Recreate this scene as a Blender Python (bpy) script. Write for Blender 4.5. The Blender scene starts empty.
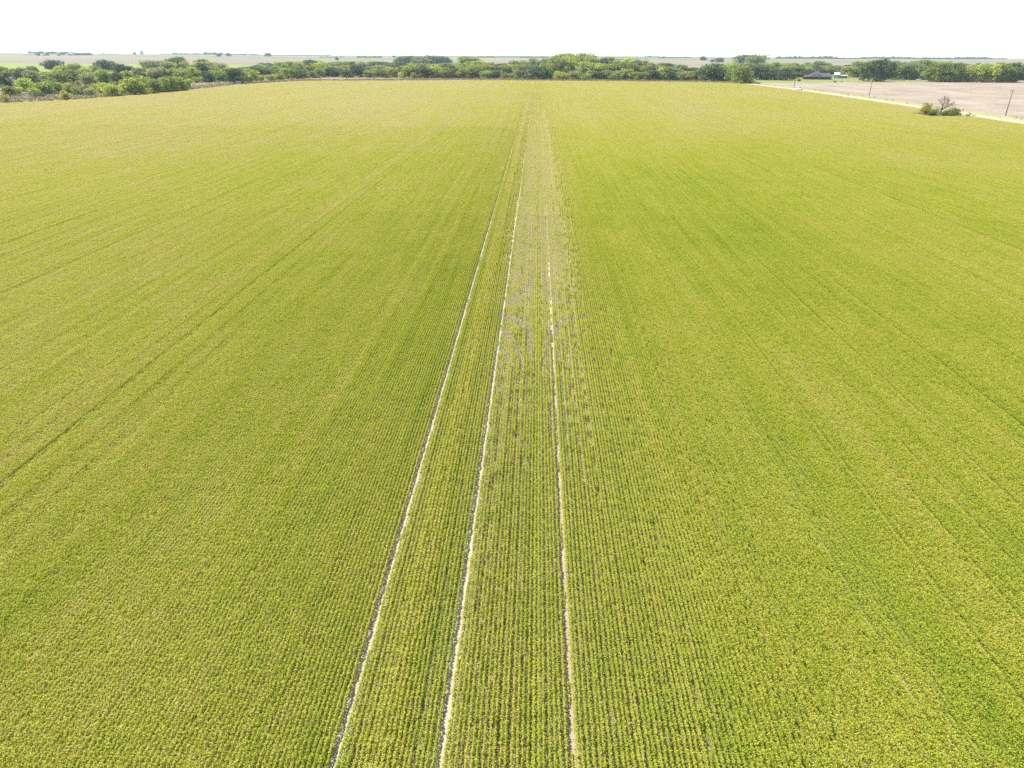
import bpy, bmesh, math, random
import numpy as np
from mathutils import Vector, Matrix, noise as mnoise

random.seed(7)
rng = np.random.default_rng(7)
R = math.radians
sc = bpy.context.scene
C = sc.collection

# ------------------------------------------------------------------ camera
F, CAM_H = 683.0, 22.0
PITCH, YAW, ROLL = R(25.69), R(1.87), R(0.28)
fw = np.array([-math.sin(YAW) * math.cos(PITCH), math.cos(YAW) * math.cos(PITCH), -math.sin(PITCH)])
r0 = np.array([math.cos(YAW), math.sin(YAW), 0.0]); u0 = np.cross(r0, fw)
rt = r0 * math.cos(ROLL) + u0 * math.sin(ROLL)
up = -r0 * math.sin(ROLL) + u0 * math.cos(ROLL)
cam_d = bpy.data.cameras.new('camera')
cam = bpy.data.objects.new('camera', cam_d); C.objects.link(cam)
cam.matrix_world = Matrix(((rt[0], up[0], -fw[0], 0), (rt[1], up[1], -fw[1], 0), (rt[2], up[2], -fw[2], CAM_H), (0, 0, 0, 1)))
cam_d.sensor_width = 36.0; cam_d.lens = 36.0 * F / 1024.0
cam_d.clip_start = 0.5; cam_d.clip_end = 60000
sc.camera = cam


def sstep(a, b, t):
    t = np.clip((t - a) / (b - a), 0.0, 1.0)
    return t * t * (3 - 2 * t)


def terrain(x, y):
    """height of the land: level round the field, a long low rise far behind it"""
    x = np.asarray(x, float); y = np.asarray(y, float)
    d = np.hypot(x, y)
    az = np.arctan2(x, np.maximum(y, 1.0))
    ridge = 17.0 + 2.5 * np.sin(az * 9 + 1.0) + 1.6 * np.sin(az * 23 + d / 900.0) - 2.0 * az
    z = ridge * sstep(1300, 4600, d) + 1.2 * np.sin(x / 260.0 + 1) * np.sin(y / 310.0) * sstep(1100, 2000, d)
    return z


def at(px, py):
    """the point of the land seen at a place in the photograph"""
    d = fw + rt * (px - 512) / F + up * (384 - py) / F
    z = 0.0
    for _ in range(12):
        t = (z - CAM_H) / min(d[2], -1e-4)
        t = min(t, 4300.0)
        z = 0.6 * z + 0.4 * float(terrain(d[0] * t, d[1] * t))
    return np.array([d[0] * t, d[1] * t, float(terrain(d[0] * t, d[1] * t))])


def pxscale(p):
    """pixels per metre of height and of width at a point"""
    v = np.array(p) - np.array([0, 0, CAM_H]); dep = v @ fw
    a = F * (v @ up) / dep; v2 = v + np.array([0, 0, 5.0]); b = F * (v2 @ up) / (v2 @ fw)
    return float((b - a) / 5.0), float(F / dep)


# ------------------------------------------------------------------ world and sun
SUN_EL, SUN_AZ = 59.0, -66.0
w = bpy.data.worlds.new('World'); sc.world = w; w.use_nodes = True
nt = w.node_tree; bg = nt.nodes['Background']
sky = nt.nodes.new('ShaderNodeTexSky'); sky.sky_type = 'NISHITA'; sky.sun_disc = False
sky.sun_elevation = R(SUN_EL); sky.sun_rotation = R(SUN_AZ)
sky.air_density = 1.0; sky.dust_density = 0.3; sky.ozone_density = 1.0
nt.links.new(sky.outputs[0], bg.inputs[0]); bg.inputs[1].default_value = 0.122
sun_d = bpy.data.lights.new('sun', 'SUN'); sun_d.energy = 4.6; sun_d.angle = R(0.53); sun_d.color = (1.0, 0.94, 0.83)
sun = bpy.data.objects.new('sun', sun_d); C.objects.link(sun)
sv = Vector((math.sin(R(SUN_AZ)) * math.cos(R(SUN_EL)), math.cos(R(SUN_AZ)) * math.cos(R(SUN_EL)), math.sin(R(SUN_EL))))
sun.rotation_euler = sv.to_track_quat('Z', 'Y').to_euler(); sun.location = (0, 0, 60)
vs = sc.view_settings
sc.display_settings.display_device = 'sRGB'
vs.view_transform = 'Standard'; vs.look = 'None'; vs.gamma = 1; vs.use_curve_mapping = False
vs.exposure = 1.23


# ------------------------------------------------------------------ helpers
def tag(o, label=None, cat=None, group=None, kind=None):
    if label: o['label'] = label
    if cat: o['category'] = cat
    if group: o['group'] = group
    if kind: o['kind'] = kind
    return o


def empty(name, loc, rz=0.0):
    o = bpy.data.objects.new(name, None); C.objects.link(o)
    o.location = loc; o.rotation_euler = (0, 0, rz); o.empty_display_size = 0.5
    return o


def np_mesh(name, co, quads, attrs=None, mat=None):
    me = bpy.data.meshes.new(name)
    co = np.asarray(co, np.float32); q = np.asarray(quads, np.int32)
    n, k = q.shape
    me.vertices.add(len(co)); me.vertices.foreach_set('co', co.ravel())
    me.loops.add(n * k); me.loops.foreach_set('vertex_index', q.ravel())
    me.polygons.add(n); me.polygons.foreach_set('loop_start', np.arange(0, n * k, k, dtype=np.int32))
    me.polygons.foreach_set('loop_total', np.full(n, k, np.int32))
    me.update(calc_edges=True); me.validate()
    for an, (dom, arr) in (attrs or {}).items():
        a = me.attributes.new(an, 'FLOAT', dom); a.data.foreach_set('value', np.asarray(arr, np.float32))
    if mat: me.materials.append(mat)
    return me


def link(name, me, parent=None, loc=(0, 0, 0)):
    o = bpy.data.objects.new(name, me); C.objects.link(o); o.location = loc
    if parent: o.parent = parent
    return o


class MB:
    """collects boxes, prisms and tubes for one mesh"""
    def __init__(self): self.bm = bmesh.new()

    def box(self, x0, x1, y0, y1, z0, z1, bevel=0.0):
        r = bmesh.ops.create_cube(self.bm, size=1.0)
        for v in r['verts']:
            v.co = Vector(((x0 + x1) / 2 + v.co.x * (x1 - x0), (y0 + y1) / 2 + v.co.y * (y1 - y0), (z0 + z1) / 2 + v.co.z * (z1 - z0)))
        if bevel:
            es = list({e for v in r['verts'] for e in v.link_edges})
            bmesh.ops.bevel(self.bm, geom=es, offset=bevel, segments=2, affect='EDGES')
        return self

    def tube(self, pts, radii, seg=8):
        rings = []
        pts = [Vector(p) for p in pts]
        for i, p in enumerate(pts):
            d = (pts[min(i + 1, len(pts) - 1)] - pts[max(i - 1, 0)]).normalized()
            a = d.orthogonal().normalized(); b = d.cross(a)
            rings.append([self.bm.verts.new(p + radii[i] * (a * math.cos(t) + b * math.sin(t))) for t in [2 * math.pi * k / seg for k in range(seg)]])
        for i in range(len(rings) - 1):
            for k in range(seg):
                self.bm.faces.new((rings[i][k], rings[i][(k + 1) % seg], rings[i + 1][(k + 1) % seg], rings[i + 1][k]))
        self.bm.faces.new(rings[0][::-1]); self.bm.faces.new(rings[-1])
        return self

    def poly(self, verts, faces):
        vv = [self.bm.verts.new(v) for v in verts]
        for f in faces: self.bm.faces.new([vv[i] for i in f])
        return self

    def prism_x(self, prof, x0, x1):
        """profile in (y, z) swept along x"""
        n = len(prof)
        v = [self.bm.verts.new((x0, y, z)) for y, z in prof] + [self.bm.verts.new((x1, y, z)) for y, z in prof]
        for i in range(n): self.bm.faces.new((v[i], v[(i + 1) % n], v[n + (i + 1) % n], v[n + i]))
        self.bm.faces.new(v[:n][::-1]); self.bm.faces.new(v[n:])
        return self

    def mesh(self, name, mat, smooth=False):
        bmesh.ops.recalc_face_normals(self.bm, faces=self.bm.faces)
        me = bpy.data.meshes.new(name); self.bm.to_mesh(me); self.bm.free()
        if mat: me.materials.append(mat)
        if smooth:
            for p in me.polygons: p.use_smooth = True
        return me

    def build(self, name, mat, parent=None, smooth=False, loc=(0, 0, 0)):
        return link(name, self.mesh(name, mat, smooth), parent, loc)


# ------------------------------------------------------------------ materials
class N:
    """short node writer"""
    def __init__(self, name):
        self.m = bpy.data.materials.new(name); self.m.use_nodes = True
        self.t = self.m.node_tree; self.t.nodes.clear()
        self.out = self.t.nodes.new('ShaderNodeOutputMaterial')

    def n(self, kind, **kw):
        nd = self.t.nodes.new(kind)
        for k, v in kw.items():
            if k in nd.bl_rna.properties: setattr(nd, k, v)
        return nd

    def l(self, a, b): self.t.links.new(a, b)

    def val(self, sock, v):
        if hasattr(v, 'is_output'): self.l(v, sock)
        else: sock.default_value = v

    def math(self, op, a, b=0.0, c=None, clamp=False):
        nd = self.n('ShaderNodeMath', operation=op, use_clamp=clamp)
        self.val(nd.inputs[0], a); self.val(nd.inputs[1], b)
        if c is not None: self.val(nd.inputs[2], c)
        return nd.outputs[0]

    def mix(self, f, a, b):
        nd = self.n('ShaderNodeMix', data_type='RGBA')
        self.val(nd.inputs[0], f); self.val(nd.inputs[6], a); self.val(nd.inputs[7], b)
        return nd.outputs[2]

    def pos(self): return self.n('ShaderNodeNewGeometry').outputs['Position']

    def sepxyz(self, v):
        nd = self.n('ShaderNodeSeparateXYZ'); self.l(v, nd.inputs[0]); return nd.outputs

    def mapping(self, v, scale, loc=(0, 0, 0)):
        nd = self.n('ShaderNodeMapping'); self.l(v, nd.inputs[0])
        nd.inputs['Scale'].default_value = scale; nd.inputs['Location'].default_value = loc
        return nd.outputs[0]

    def noise(self, v, scale, detail=3.0, rough=0.55):
        nd = self.n('ShaderNodeTexNoise'); self.l(v, nd.inputs['Vector'])
        nd.inputs['Scale'].default_value = scale; nd.inputs['Detail'].default_value = detail; nd.inputs['Roughness'].default_value = rough
        return nd.outputs['Fac']

    def ramp(self, f, stops):
        nd = self.n('ShaderNodeValToRGB'); self.l(f, nd.inputs[0])
        el = nd.color_ramp.elements
        while len(el) < len(stops): el.new(0.5)
        for e, (p, c) in zip(el, stops): e.position = p; e.color = (*c, 1)
        return nd.outputs[0]

    def rng(self, v, a, b, c, d):
        nd = self.n('ShaderNodeMapRange', interpolation_type='SMOOTHSTEP'); self.val(nd.inputs[0], v)
        for i, x in enumerate((a, b, c, d)): nd.inputs[1 + i].default_value = x
        return nd.outputs[0]

    def surface(self, col, rough=0.8, spec=0.3, bump=None, metal=0.0):
        p = self.n('ShaderNodeBsdfPrincipled')
        self.val(p.inputs['Base Color'], col if hasattr(col, 'is_output') else (*col, 1))
        p.inputs['Roughness'].default_value = rough; p.inputs['Specular IOR Level'].default_value = spec; p.inputs['Metallic'].default_value = metal
        if bump is not None: self.l(bump, p.inputs['Normal'])
        self.l(p.outputs[0], self.out.inputs[0])
        return p

    def leaf(self, col, trans_col, t=0.35, rough=0.6, spec=0.25):
        p = self.n('ShaderNodeBsdfPrincipled'); self.l(col, p.inputs['Base Color'])
        p.inputs['Roughness'].default_value = rough; p.inputs['Specular IOR Level'].default_value = spec
        tr = self.n('ShaderNodeBsdfTranslucent'); self.l(trans_col, tr.inputs[0])
        mx = self.n('ShaderNodeMixShader'); mx.inputs[0].default_value = t
        self.l(p.outputs[0], mx.inputs[1]); self.l(tr.outputs[0], mx.inputs[2]); self.l(mx.outputs[0], self.out.inputs[0])


def plain(name, col, rough=0.7, spec=0.3, metal=0.0, var=0.25, scale=1.5):
    """a paint or wood: one colour with uneven weathering"""
    k = N(name); nz = k.noise(k.pos(), scale, 4)
    a = tuple(c * (1 - var) for c in col); b = tuple(min(1, c * (1 + var)) for c in col)
    k.surface(k.ramp(nz, [(0.3, a), (0.7, b)]), rough, spec, metal=metal)
    return k.m


# crop leaves: green, yellowing in patches and along rows
def crop_leaf():
    k = N('crop_leaf'); p = k.pos(); X = k.sepxyz(p)
    big = k.noise(k.mapping(p, (1.0, 0.45, 0)), 0.021, 4, 0.6)
    mid = k.noise(k.mapping(p, (1.0, 0.6, 0)), 0.16, 3, 0.6)
    row = k.noise(k.mapping(p, (1.0, 0.02, 0)), 0.9, 3, 0.7)
    hue = k.n('ShaderNodeAttribute', attribute_name='hue').outputs['Fac']
    dist = k.rng(X[1], 30.0, 330.0, 0.0, 1.0)                # the far half of the field is riper
    left = k.rng(X[0], -95.0, -8.0, 1.0, 0.0)                # and so is the left side
    centre = k.math('MULTIPLY', k.rng(k.math('ABSOLUTE', k.math('ADD', X[0], -1.0)), 2.0, 8.0, 1.0, 0.0),
                    k.math('MULTIPLY', k.rng(X[1], 30, 75, 0, 1), k.rng(X[1], 230, 420, 1, 0.3)))
    green = k.math('MULTIPLY', k.rng(k.math('ABSOLUTE', k.math('ADD', X[0], -24.0)), 4.0, 26.0, 1.0, 0.0),
                   k.math('MULTIPLY', k.rng(X[1], 40, 110, 0, 1), k.rng(X[1], 120, 200, 1, 0)))
    t = k.math('MULTIPLY', big, 0.50)
    t = k.math('ADD', t, k.math('MULTIPLY', mid, 0.35))
    t = k.math('ADD', t, k.math('MULTIPLY', k.math('SUBTRACT', row, 0.5), 0.50))
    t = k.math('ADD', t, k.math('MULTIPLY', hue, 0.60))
    t = k.math('ADD', t, k.math('MULTIPLY', dist, 0.23))
    t = k.math('ADD', t, k.math('MULTIPLY', left, 0.10))
    t = k.math('ADD', t, k.math('MULTIPLY', centre, 0.05))
    t = k.math('SUBTRACT', t, k.math('MULTIPLY', green, 0.14))
    t = k.math('SUBTRACT', t, 0.45)
    # riper bands along some drill passes
    for xb, hw_, amt in ((-32.0, 1.5, 0.08), (-4.95, 0.7, 0.13), (-13.5, 1.2, 0.05), (-44.0, 2.5, 0.05), (20.5, 1.6, 0.03)):
        t = k.math('ADD', t, k.math('MULTIPLY', k.rng(k.math('ABSOLUTE', k.math('ADD', X[0], -xb)), hw_ * 0.5, hw_ * 1.3, 1.0, 0.0), amt))
    fine = k.noise(p, 1.3, 4, 0.7)
    t = k.math('ADD', t, k.math('MULTIPLY', fine, 0.55))
    t = k.math('SUBTRACT', t, 0.56)
    row2 = k.noise(k.mapping(p, (1.0, 0.012, 0)), 3.1, 2, 0.6)
    t = k.math('ADD', t, k.math('MULTIPLY', k.math('SUBTRACT', row2, 0.5), 0.45))
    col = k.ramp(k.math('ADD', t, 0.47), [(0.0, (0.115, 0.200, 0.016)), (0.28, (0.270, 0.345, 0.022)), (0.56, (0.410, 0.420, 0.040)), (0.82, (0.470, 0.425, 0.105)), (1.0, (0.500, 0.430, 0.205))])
    hs = k.n('ShaderNodeHueSaturation'); hs.inputs['Value'].default_value = 1.15; hs.inputs['Saturation'].default_value = 1.08; k.l(col, hs.inputs['Color'])
    k.leaf(col, hs.outputs[0], 0.44, 0.55, 0.3)
    return k.m


def soil_mat(name, a, b, c, scale=0.35):
    k = N(name); p = k.pos()
    n1 = k.noise(p, scale, 5, 0.65); n2 = k.noise(p, 9.0, 4, 0.7); n3 = k.noise(k.mapping(p, (1, 0.25, 0)), 0.03, 4)
    col = k.ramp(k.math('ADD', k.math('MULTIPLY', n1, 0.5), k.math('MULTIPLY', n2, 0.5)), [(0.34, a), (0.5, b), (0.64, c)])
    col = k.mix(k.math('MULTIPLY', n3, 0.5), col, (*b, 1))
    bp = k.n('ShaderNodeBump'); bp.inputs['Strength'].default_value = 0.35; bp.inputs['Distance'].default_value = 0.05; k.l(n2, bp.inputs['Height'])
    k.surface(col, 0.95, 0.1, bp.outputs[0])
    return k.m


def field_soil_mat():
    """brown soil between the rows with crop shade painted into its colour, pale packed dust in the wheel tracks"""
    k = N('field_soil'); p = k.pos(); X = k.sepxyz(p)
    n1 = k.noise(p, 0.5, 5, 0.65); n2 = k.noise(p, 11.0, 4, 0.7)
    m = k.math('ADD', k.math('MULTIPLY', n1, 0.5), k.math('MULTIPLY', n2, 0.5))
    shaded_soil = k.ramp(m, [(0.34, (0.13, 0.10, 0.055)), (0.5, (0.195, 0.150, 0.088)), (0.66, (0.27, 0.215, 0.14))])  # soil brown deepened to stand in for shade under the leaves
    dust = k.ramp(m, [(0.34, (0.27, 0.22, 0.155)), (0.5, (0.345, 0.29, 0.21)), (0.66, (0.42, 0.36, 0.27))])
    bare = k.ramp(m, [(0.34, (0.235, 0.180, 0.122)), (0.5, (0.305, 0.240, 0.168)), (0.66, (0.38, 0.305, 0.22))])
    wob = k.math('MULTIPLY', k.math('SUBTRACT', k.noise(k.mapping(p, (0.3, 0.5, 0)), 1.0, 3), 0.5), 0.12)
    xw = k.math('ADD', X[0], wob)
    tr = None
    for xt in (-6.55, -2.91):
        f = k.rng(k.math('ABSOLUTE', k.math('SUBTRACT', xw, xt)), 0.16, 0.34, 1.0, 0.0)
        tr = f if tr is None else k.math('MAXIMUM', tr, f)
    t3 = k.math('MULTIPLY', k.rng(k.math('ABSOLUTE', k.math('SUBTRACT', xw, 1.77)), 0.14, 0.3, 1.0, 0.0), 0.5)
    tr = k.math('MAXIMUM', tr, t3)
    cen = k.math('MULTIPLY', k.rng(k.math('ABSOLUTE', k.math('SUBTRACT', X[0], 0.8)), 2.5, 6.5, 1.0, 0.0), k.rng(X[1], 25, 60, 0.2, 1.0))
    col = k.mix(tr, k.mix(cen, shaded_soil, bare), dust)
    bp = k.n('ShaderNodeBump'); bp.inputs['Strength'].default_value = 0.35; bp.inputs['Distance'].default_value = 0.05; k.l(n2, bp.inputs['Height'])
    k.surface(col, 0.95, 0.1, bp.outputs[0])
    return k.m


def ground_mat():
    """dry pasture near the field, a patchwork of far fields behind"""
    k = N('ground_land'); p = k.pos(); X = k.sepxyz(p)
    n1 = k.noise(p, 0.018, 5, 0.65); n2 = k.noise(p, 0.25, 4, 0.6)
    past = k.ramp(k.math('ADD', k.math('MULTIPLY', n1, 0.6), k.math('MULTIPLY', n2, 0.4)),
                  [(0.36, (0.10, 0.12, 0.035)), (0.47, (0.19, 0.165, 0.085)), (0.56, (0.24, 0.19, 0.135)), (0.68, (0.28, 0.22, 0.165))])
    vo = k.n('ShaderNodeTexVoronoi', voronoi_dimensions='2D', distance='CHEBYCHEV')
    k.l(k.mapping(p, (1 / 1300.0, 1 / 700.0, 1)), vo.inputs['Vector']); vo.inputs['Scale'].default_value = 1.0; vo.inputs['Randomness'].default_value = 0.75
    cs = k.n('ShaderNodeSeparateColor'); k.l(vo.outputs['Color'], cs.inputs[0])
    plots = k.ramp(cs.outputs[0], [(0.0, (0.09, 0.13, 0.03)), (0.25, (0.14, 0.15, 0.05)), (0.5, (0.20, 0.16, 0.10)), (0.75, (0.165, 0.13, 0.095)), (1.0, (0.12, 0.14, 0.05))])
    plots = k.mix(k.math('MULTIPLY', n1, 0.45), plots, (0.22, 0.195, 0.14, 1))
    # the green field behind the left thicket
    gl = k.math('MULTIPLY', k.rng(X[0], -420, -360, 1, 0), k.math('MULTIPLY', k.rng(X[1], 640, 760, 0, 1), k.rng(X[1], 1500, 1700, 1, 0)))
    plots = k.mix(gl, plots, k.mix(n1, (0.13, 0.18, 0.04, 1), (0.22, 0.23, 0.065, 1)))
    d = k.n('ShaderNodeVectorMath', operation='LENGTH'); k.l(p, d.inputs[0])
    col = k.mix(k.rng(d.outputs['Value'], 950, 1150, 0, 1), past, plots)
    col = k.mix(gl, col, plots)
    k.surface(col, 0.95, 0.1)
    return k.m


def stubble_mat():
    k = N('stubble'); p = k.pos()
    n1 = k.noise(k.mapping(p, (1, 0.5, 0)), 0.05, 5, 0.65); n2 = k.noise(p, 0.5, 4, 0.75)
    wv = k.n('ShaderNodeTexWave', wave_type='BANDS', bands_direction='Y'); k.l(p, wv.inputs['Vector'])
    wv.inputs['Scale'].default_value = 0.06; wv.inputs['Distortion'].default_value = 2.5; wv.inputs['Detail'].default_value = 3; wv.inputs['Detail Scale'].default_value = 0.6
    t = k.math('ADD', k.math('MULTIPLY', n1, 0.42), k.math('ADD', k.math('MULTIPLY', n2, 0.45), k.math('MULTIPLY', wv.outputs['Fac'], 0.13)))
    col = k.ramp(t, [(0.38, (0.168, 0.134, 0.096)), (0.5, (0.244, 0.198, 0.146)), (0.60, (0.330, 0.273, 0.207))])
    k.surface(col, 0.95, 0.1)
    return k.m


def grass_mat(name, cols):
    k = N(name); p = k.pos()
    t = k.math('ADD', k.math('MULTIPLY', k.noise(p, 0.05, 4), 0.5), k.math('MULTIPLY', k.noise(p, 0.6, 4, 0.7), 0.5))
    k.surface(k.ramp(t, [(0.36, cols[0]), (0.5, cols[1]), (0.64, cols[2])]), 0.9, 0.1)
    return k.m


def crown_mat():
    k = N('tree_leaves'); oi = k.n('ShaderNodeObjectInfo')
    hue = k.n('ShaderNodeAttribute', attribute_name='hue').outputs['Fac']
    nz = k.noise(k.pos(), 0.35, 3)
    v = k.math('ADD', k.math('MULTIPLY', hue, 0.9), k.math('MULTIPLY', nz, 0.9))
    hs = k.n('ShaderNodeHueSaturation'); k.l(oi.outputs['Color'], hs.inputs['Color']); k.l(v, hs.inputs['Value'])
    k.l(k.math('ADD', 0.475, k.math('MULTIPLY', hue, 0.04)), hs.inputs['Hue'])
    tr = k.n('ShaderNodeHueSaturation'); k.l(hs.outputs[0], tr.inputs['Color']); tr.inputs['Value'].default_value = 1.5; tr.inputs['Hue'].default_value = 0.485
    k.leaf(hs.outputs[0], tr.outputs[0], 0.46, 0.6, 0.25)
    return k.m


M = dict(
    leaf=crop_leaf(),
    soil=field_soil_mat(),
    ground=ground_mat(), stubble=stubble_mat(),
    verge=grass_mat('verge_grass', [(0.17, 0.19, 0.055), (0.25, 0.25, 0.085), (0.31, 0.27, 0.14)]),
    lawn=grass_mat('farm_grass', [(0.11, 0.14, 0.035), (0.17, 0.19, 0.05), (0.23, 0.21, 0.09)]),
    gravel=soil_mat('gravel', (0.27, 0.225, 0.165), (0.33, 0.28, 0.21), (0.39, 0.335, 0.26), 0.2),
    crown=crown_mat(),
    bark=plain('bark', (0.13, 0.10, 0.075), 0.95, 0.1, scale=4),
    pale_bark=plain('pale_bark', (0.42, 0.39, 0.36), 0.9, 0.1, scale=4),
    grey_bark=plain('grey_bark', (0.17, 0.13, 0.13), 0.9, 0.1, scale=4),
    pole=plain('pole_wood', (0.16, 0.125, 0.10), 0.9, 0.1, scale=5),
    wire=plain('wire', (0.18, 0.18, 0.19), 0.5, 0.4, scale=1),
    insulator=plain('porcelain', (0.45, 0.42, 0.40), 0.25, 0.5, scale=5),
    roof_brown=plain('shingles', (0.085, 0.078, 0.088), 0.9, 0.15, scale=2.5),
    wall_brown=plain('brown_siding', (0.07, 0.055, 0.052), 0.8, 0.2),
    wood_post=plain('porch_wood', (0.30, 0.26, 0.22), 0.8, 0.2),
    white_metal=plain('white_metal', (0.38, 0.38, 0.375), 0.45, 0.4, var=0.06),
    green_wall=plain('grey_green_siding', (0.16, 0.20, 0.20), 0.7, 0.3),
    white_paint=plain('white_paint', (0.78, 0.78, 0.77), 0.35, 0.5, var=0.04),
    grey_paint=plain('grey_paint', (0.28, 0.30, 0.36), 0.35, 0.5, var=0.05),
    red_wall=plain('rusty_siding', (0.26, 0.13, 0.11), 0.8, 0.2),
    glass=plain('dark_glass', (0.02, 0.025, 0.03), 0.08, 0.6, var=0.1),
    rubber=plain('tyre_rubber', (0.025, 0.025, 0.026), 0.85, 0.2, var=0.1),
    steel=plain('wheel_steel', (0.45, 0.45, 0.46), 0.4, 0.5, metal=0.8, var=0.08),
    lamp=plain('lamp_glass', (0.7, 0.7, 0.68), 0.1, 0.6, var=0.05),
    black=plain('black_trim', (0.03, 0.03, 0.032), 0.5, 0.4, var=0.1),
    red_lamp=plain('red_lens', (0.35, 0.02, 0.02), 0.2, 0.5, var=0.05),
    concrete=plain('pale_concrete', (0.55, 0.55, 0.55), 0.85, 0.2, var=0.08),
    straw=None,
)


def dry_mat():
    k = N('dry_weeds'); hue = k.n('ShaderNodeAttribute', attribute_name='hue').outputs['Fac']
    col = k.ramp(hue, [(0.0, (0.14, 0.15, 0.05)), (0.4, (0.26, 0.22, 0.11)), (0.8, (0.38, 0.31, 0.20)), (1.0, (0.30, 0.20, 0.14))])
    k.leaf(col, col, 0.3, 0.8, 0.1); return k.m


M['straw'] = dry_mat()

# ------------------------------------------------------------------ the land
gx = np.unique(np.concatenate([np.linspace(-9000, -1500, 50), np.linspace(-1500, 1500, 61), np.linspace(1500, 9000, 50)]))
gy = np.unique(np.concatenate([np.linspace(-1500, 1200, 28), np.linspace(1200, 6000, 90), np.linspace(6000, 9500, 20)]))
GX, GY = np.meshgrid(gx, gy)
co = np.stack([GX, GY, terrain(GX, GY)], -1).reshape(-1, 3)
nx, ny = len(gx), len(gy)
ii = (np.arange(ny - 1)[:, None] * nx + np.arange(nx - 1)[None, :]).ravel()
ground = link('ground', np_mesh('ground', co, np.stack([ii, ii + 1, ii + nx + 1, ii + nx], 1), None, M['ground']))
for p in ground.data.polygons: p.use_smooth = True
tag(ground, 'dry pasture and far farmland round the crop field', 'ground', kind='structure')

ROAD = [(177, 60), (179, 170), (181, 240), (183, 290), (185.5, 340), (188.5, 390), (191, 440), (192.5, 500), (192.5, 560), (191, 610), (188.6, 650), (186, 690), (182, 740), (176, 800)]
LEFT = [(-330, 40), (-305, 200), (-275, 310), (-257, 343), (-241, 387), (-233, 435), (-232, 487), (-238, 560), (-236, 600), (-224, 650), (-206, 690), (-131, 708), (-37, 724), (60, 728), (154, 716), (174, 690)]


def road_x(y): return float(np.interp(y, [p[1] for p in ROAD], [p[0] for p in ROAD]))


def left_x(y):
    ys = [p[1] for p in LEFT[:11]]; return float(np.interp(y, ys, [p[0] for p in LEFT[:11]]))


def crop_inside(x, y):
    x = np.asarray(x, float); y = np.asarray(y, float)
    xl = np.interp(y, [p[1] for p in LEFT[:11]], [p[0] for p in LEFT[:11]]) + 5.0
    xr = np.interp(y, [p[1] for p in ROAD], [p[0] for p in ROAD]) - 4.5 - y / 150.0
    far = np.interp(x, [p[0] for p in LEFT[10:]], [p[1] for p in LEFT[10:]])
    bush = ((x - 172.0) / 13.0) ** 2 + ((y - 313.0) / 12.0) ** 2 > 1
    return (x > xl) & (x < xr) & (y < far - 15) & bush


def strip(name, pts, z, mat, label, cat):
    """a polygon sheet"""
    mb = MB(); mb.poly([(x, y, z) for x, y in pts], [tuple(range(len(pts)))])
    bmesh.ops.triangulate(mb.bm, faces=mb.bm.faces[:])
    return tag(mb.build(name, mat), label, cat, kind='structure')


right_edge = [(x - 5, y) for x, y in ROAD[:11]]
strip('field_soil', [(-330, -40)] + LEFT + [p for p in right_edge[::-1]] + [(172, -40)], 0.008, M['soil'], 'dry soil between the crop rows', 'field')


def ribbon(name, line, o0, o1, z, mat, label, cat):
    co, q = [], []
    for i, (x, y) in enumerate(line):
        co += [(x + o0, y, z), (x + o1, y, z)]
        if i: q.append((2 * i - 2, 2 * i - 1, 2 * i + 1, 2 * i))
    return tag(link(name, np_mesh(name, co, q, None, mat)), label, cat, kind='structure')


dense = [(road_x(y), y) for y in np.linspace(60, 800, 75)]
strip('stubble_field', [(x + 9, y) for x, y in ROAD[:12]] + [(209, 690), (240, 708), (300, 730), (372, 745), (430, 742), (520, 752), (700, 790), (900, 800), (900, 60)], 0.004, M['stubble'], 'bare tan stubble field right of the gravel road', 'field')
strip('farm_lawn', [(205, 695), (240, 709), (300, 731), (360, 744), (395, 744), (400, 900), (280, 880), (200, 800)], 0.012, M['lawn'], 'yellow green grass in front of the farmhouse', 'lawn')
ribbon('verge', dense, -11.5, 11.5, 0.016, M['verge'], 'grass verge along the gravel road', 'verge')
ribbon('road', dense, -3.9, 3.9, 0.10, M['gravel'], 'pale gravel road at the right edge of the crop', 'road')

# ------------------------------------------------------------------ the crop: one mass of leaves in drilled rows
ROW = 0.19
KINDS = ['open', 'medium', 'closed', 'sparse']
SIZES = [('n4', 4, 1.0), ('n1', 1, 1.0), ('m4', 4, 4.0), ('m1', 1, 4.0), ('f16', 16, 8.0), ('f4', 4, 8.0), ('f1', 1, 8.0)]
LEVEL = {'n': (265, 0.057), 'm': (150, 0.070), 'f': (60, 0.112)}
VAR = {'n': 5, 'm': 4, 'f': 4}
SPREAD = {'open': 0.025, 'medium': 0.026, 'closed': 0.035, 'sparse': 0.019}       # half width of a row at its top
SKIRT = {'open': 0.060, 'medium': 0.064, 'closed': 0.076, 'sparse': 0.030}        # and low down
HEIGHT = {'open': 0.43, 'medium': 0.45, 'closed': 0.46, 'sparse': 0.24}
DENS = {'open': 1.4, 'medium': 1.6, 'closed': 1.75, 'sparse': 0.68}
TOPPY = {'open': 0.62, 'medium': 0.70, 'closed': 0.70, 'sparse': 0.65}


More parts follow.
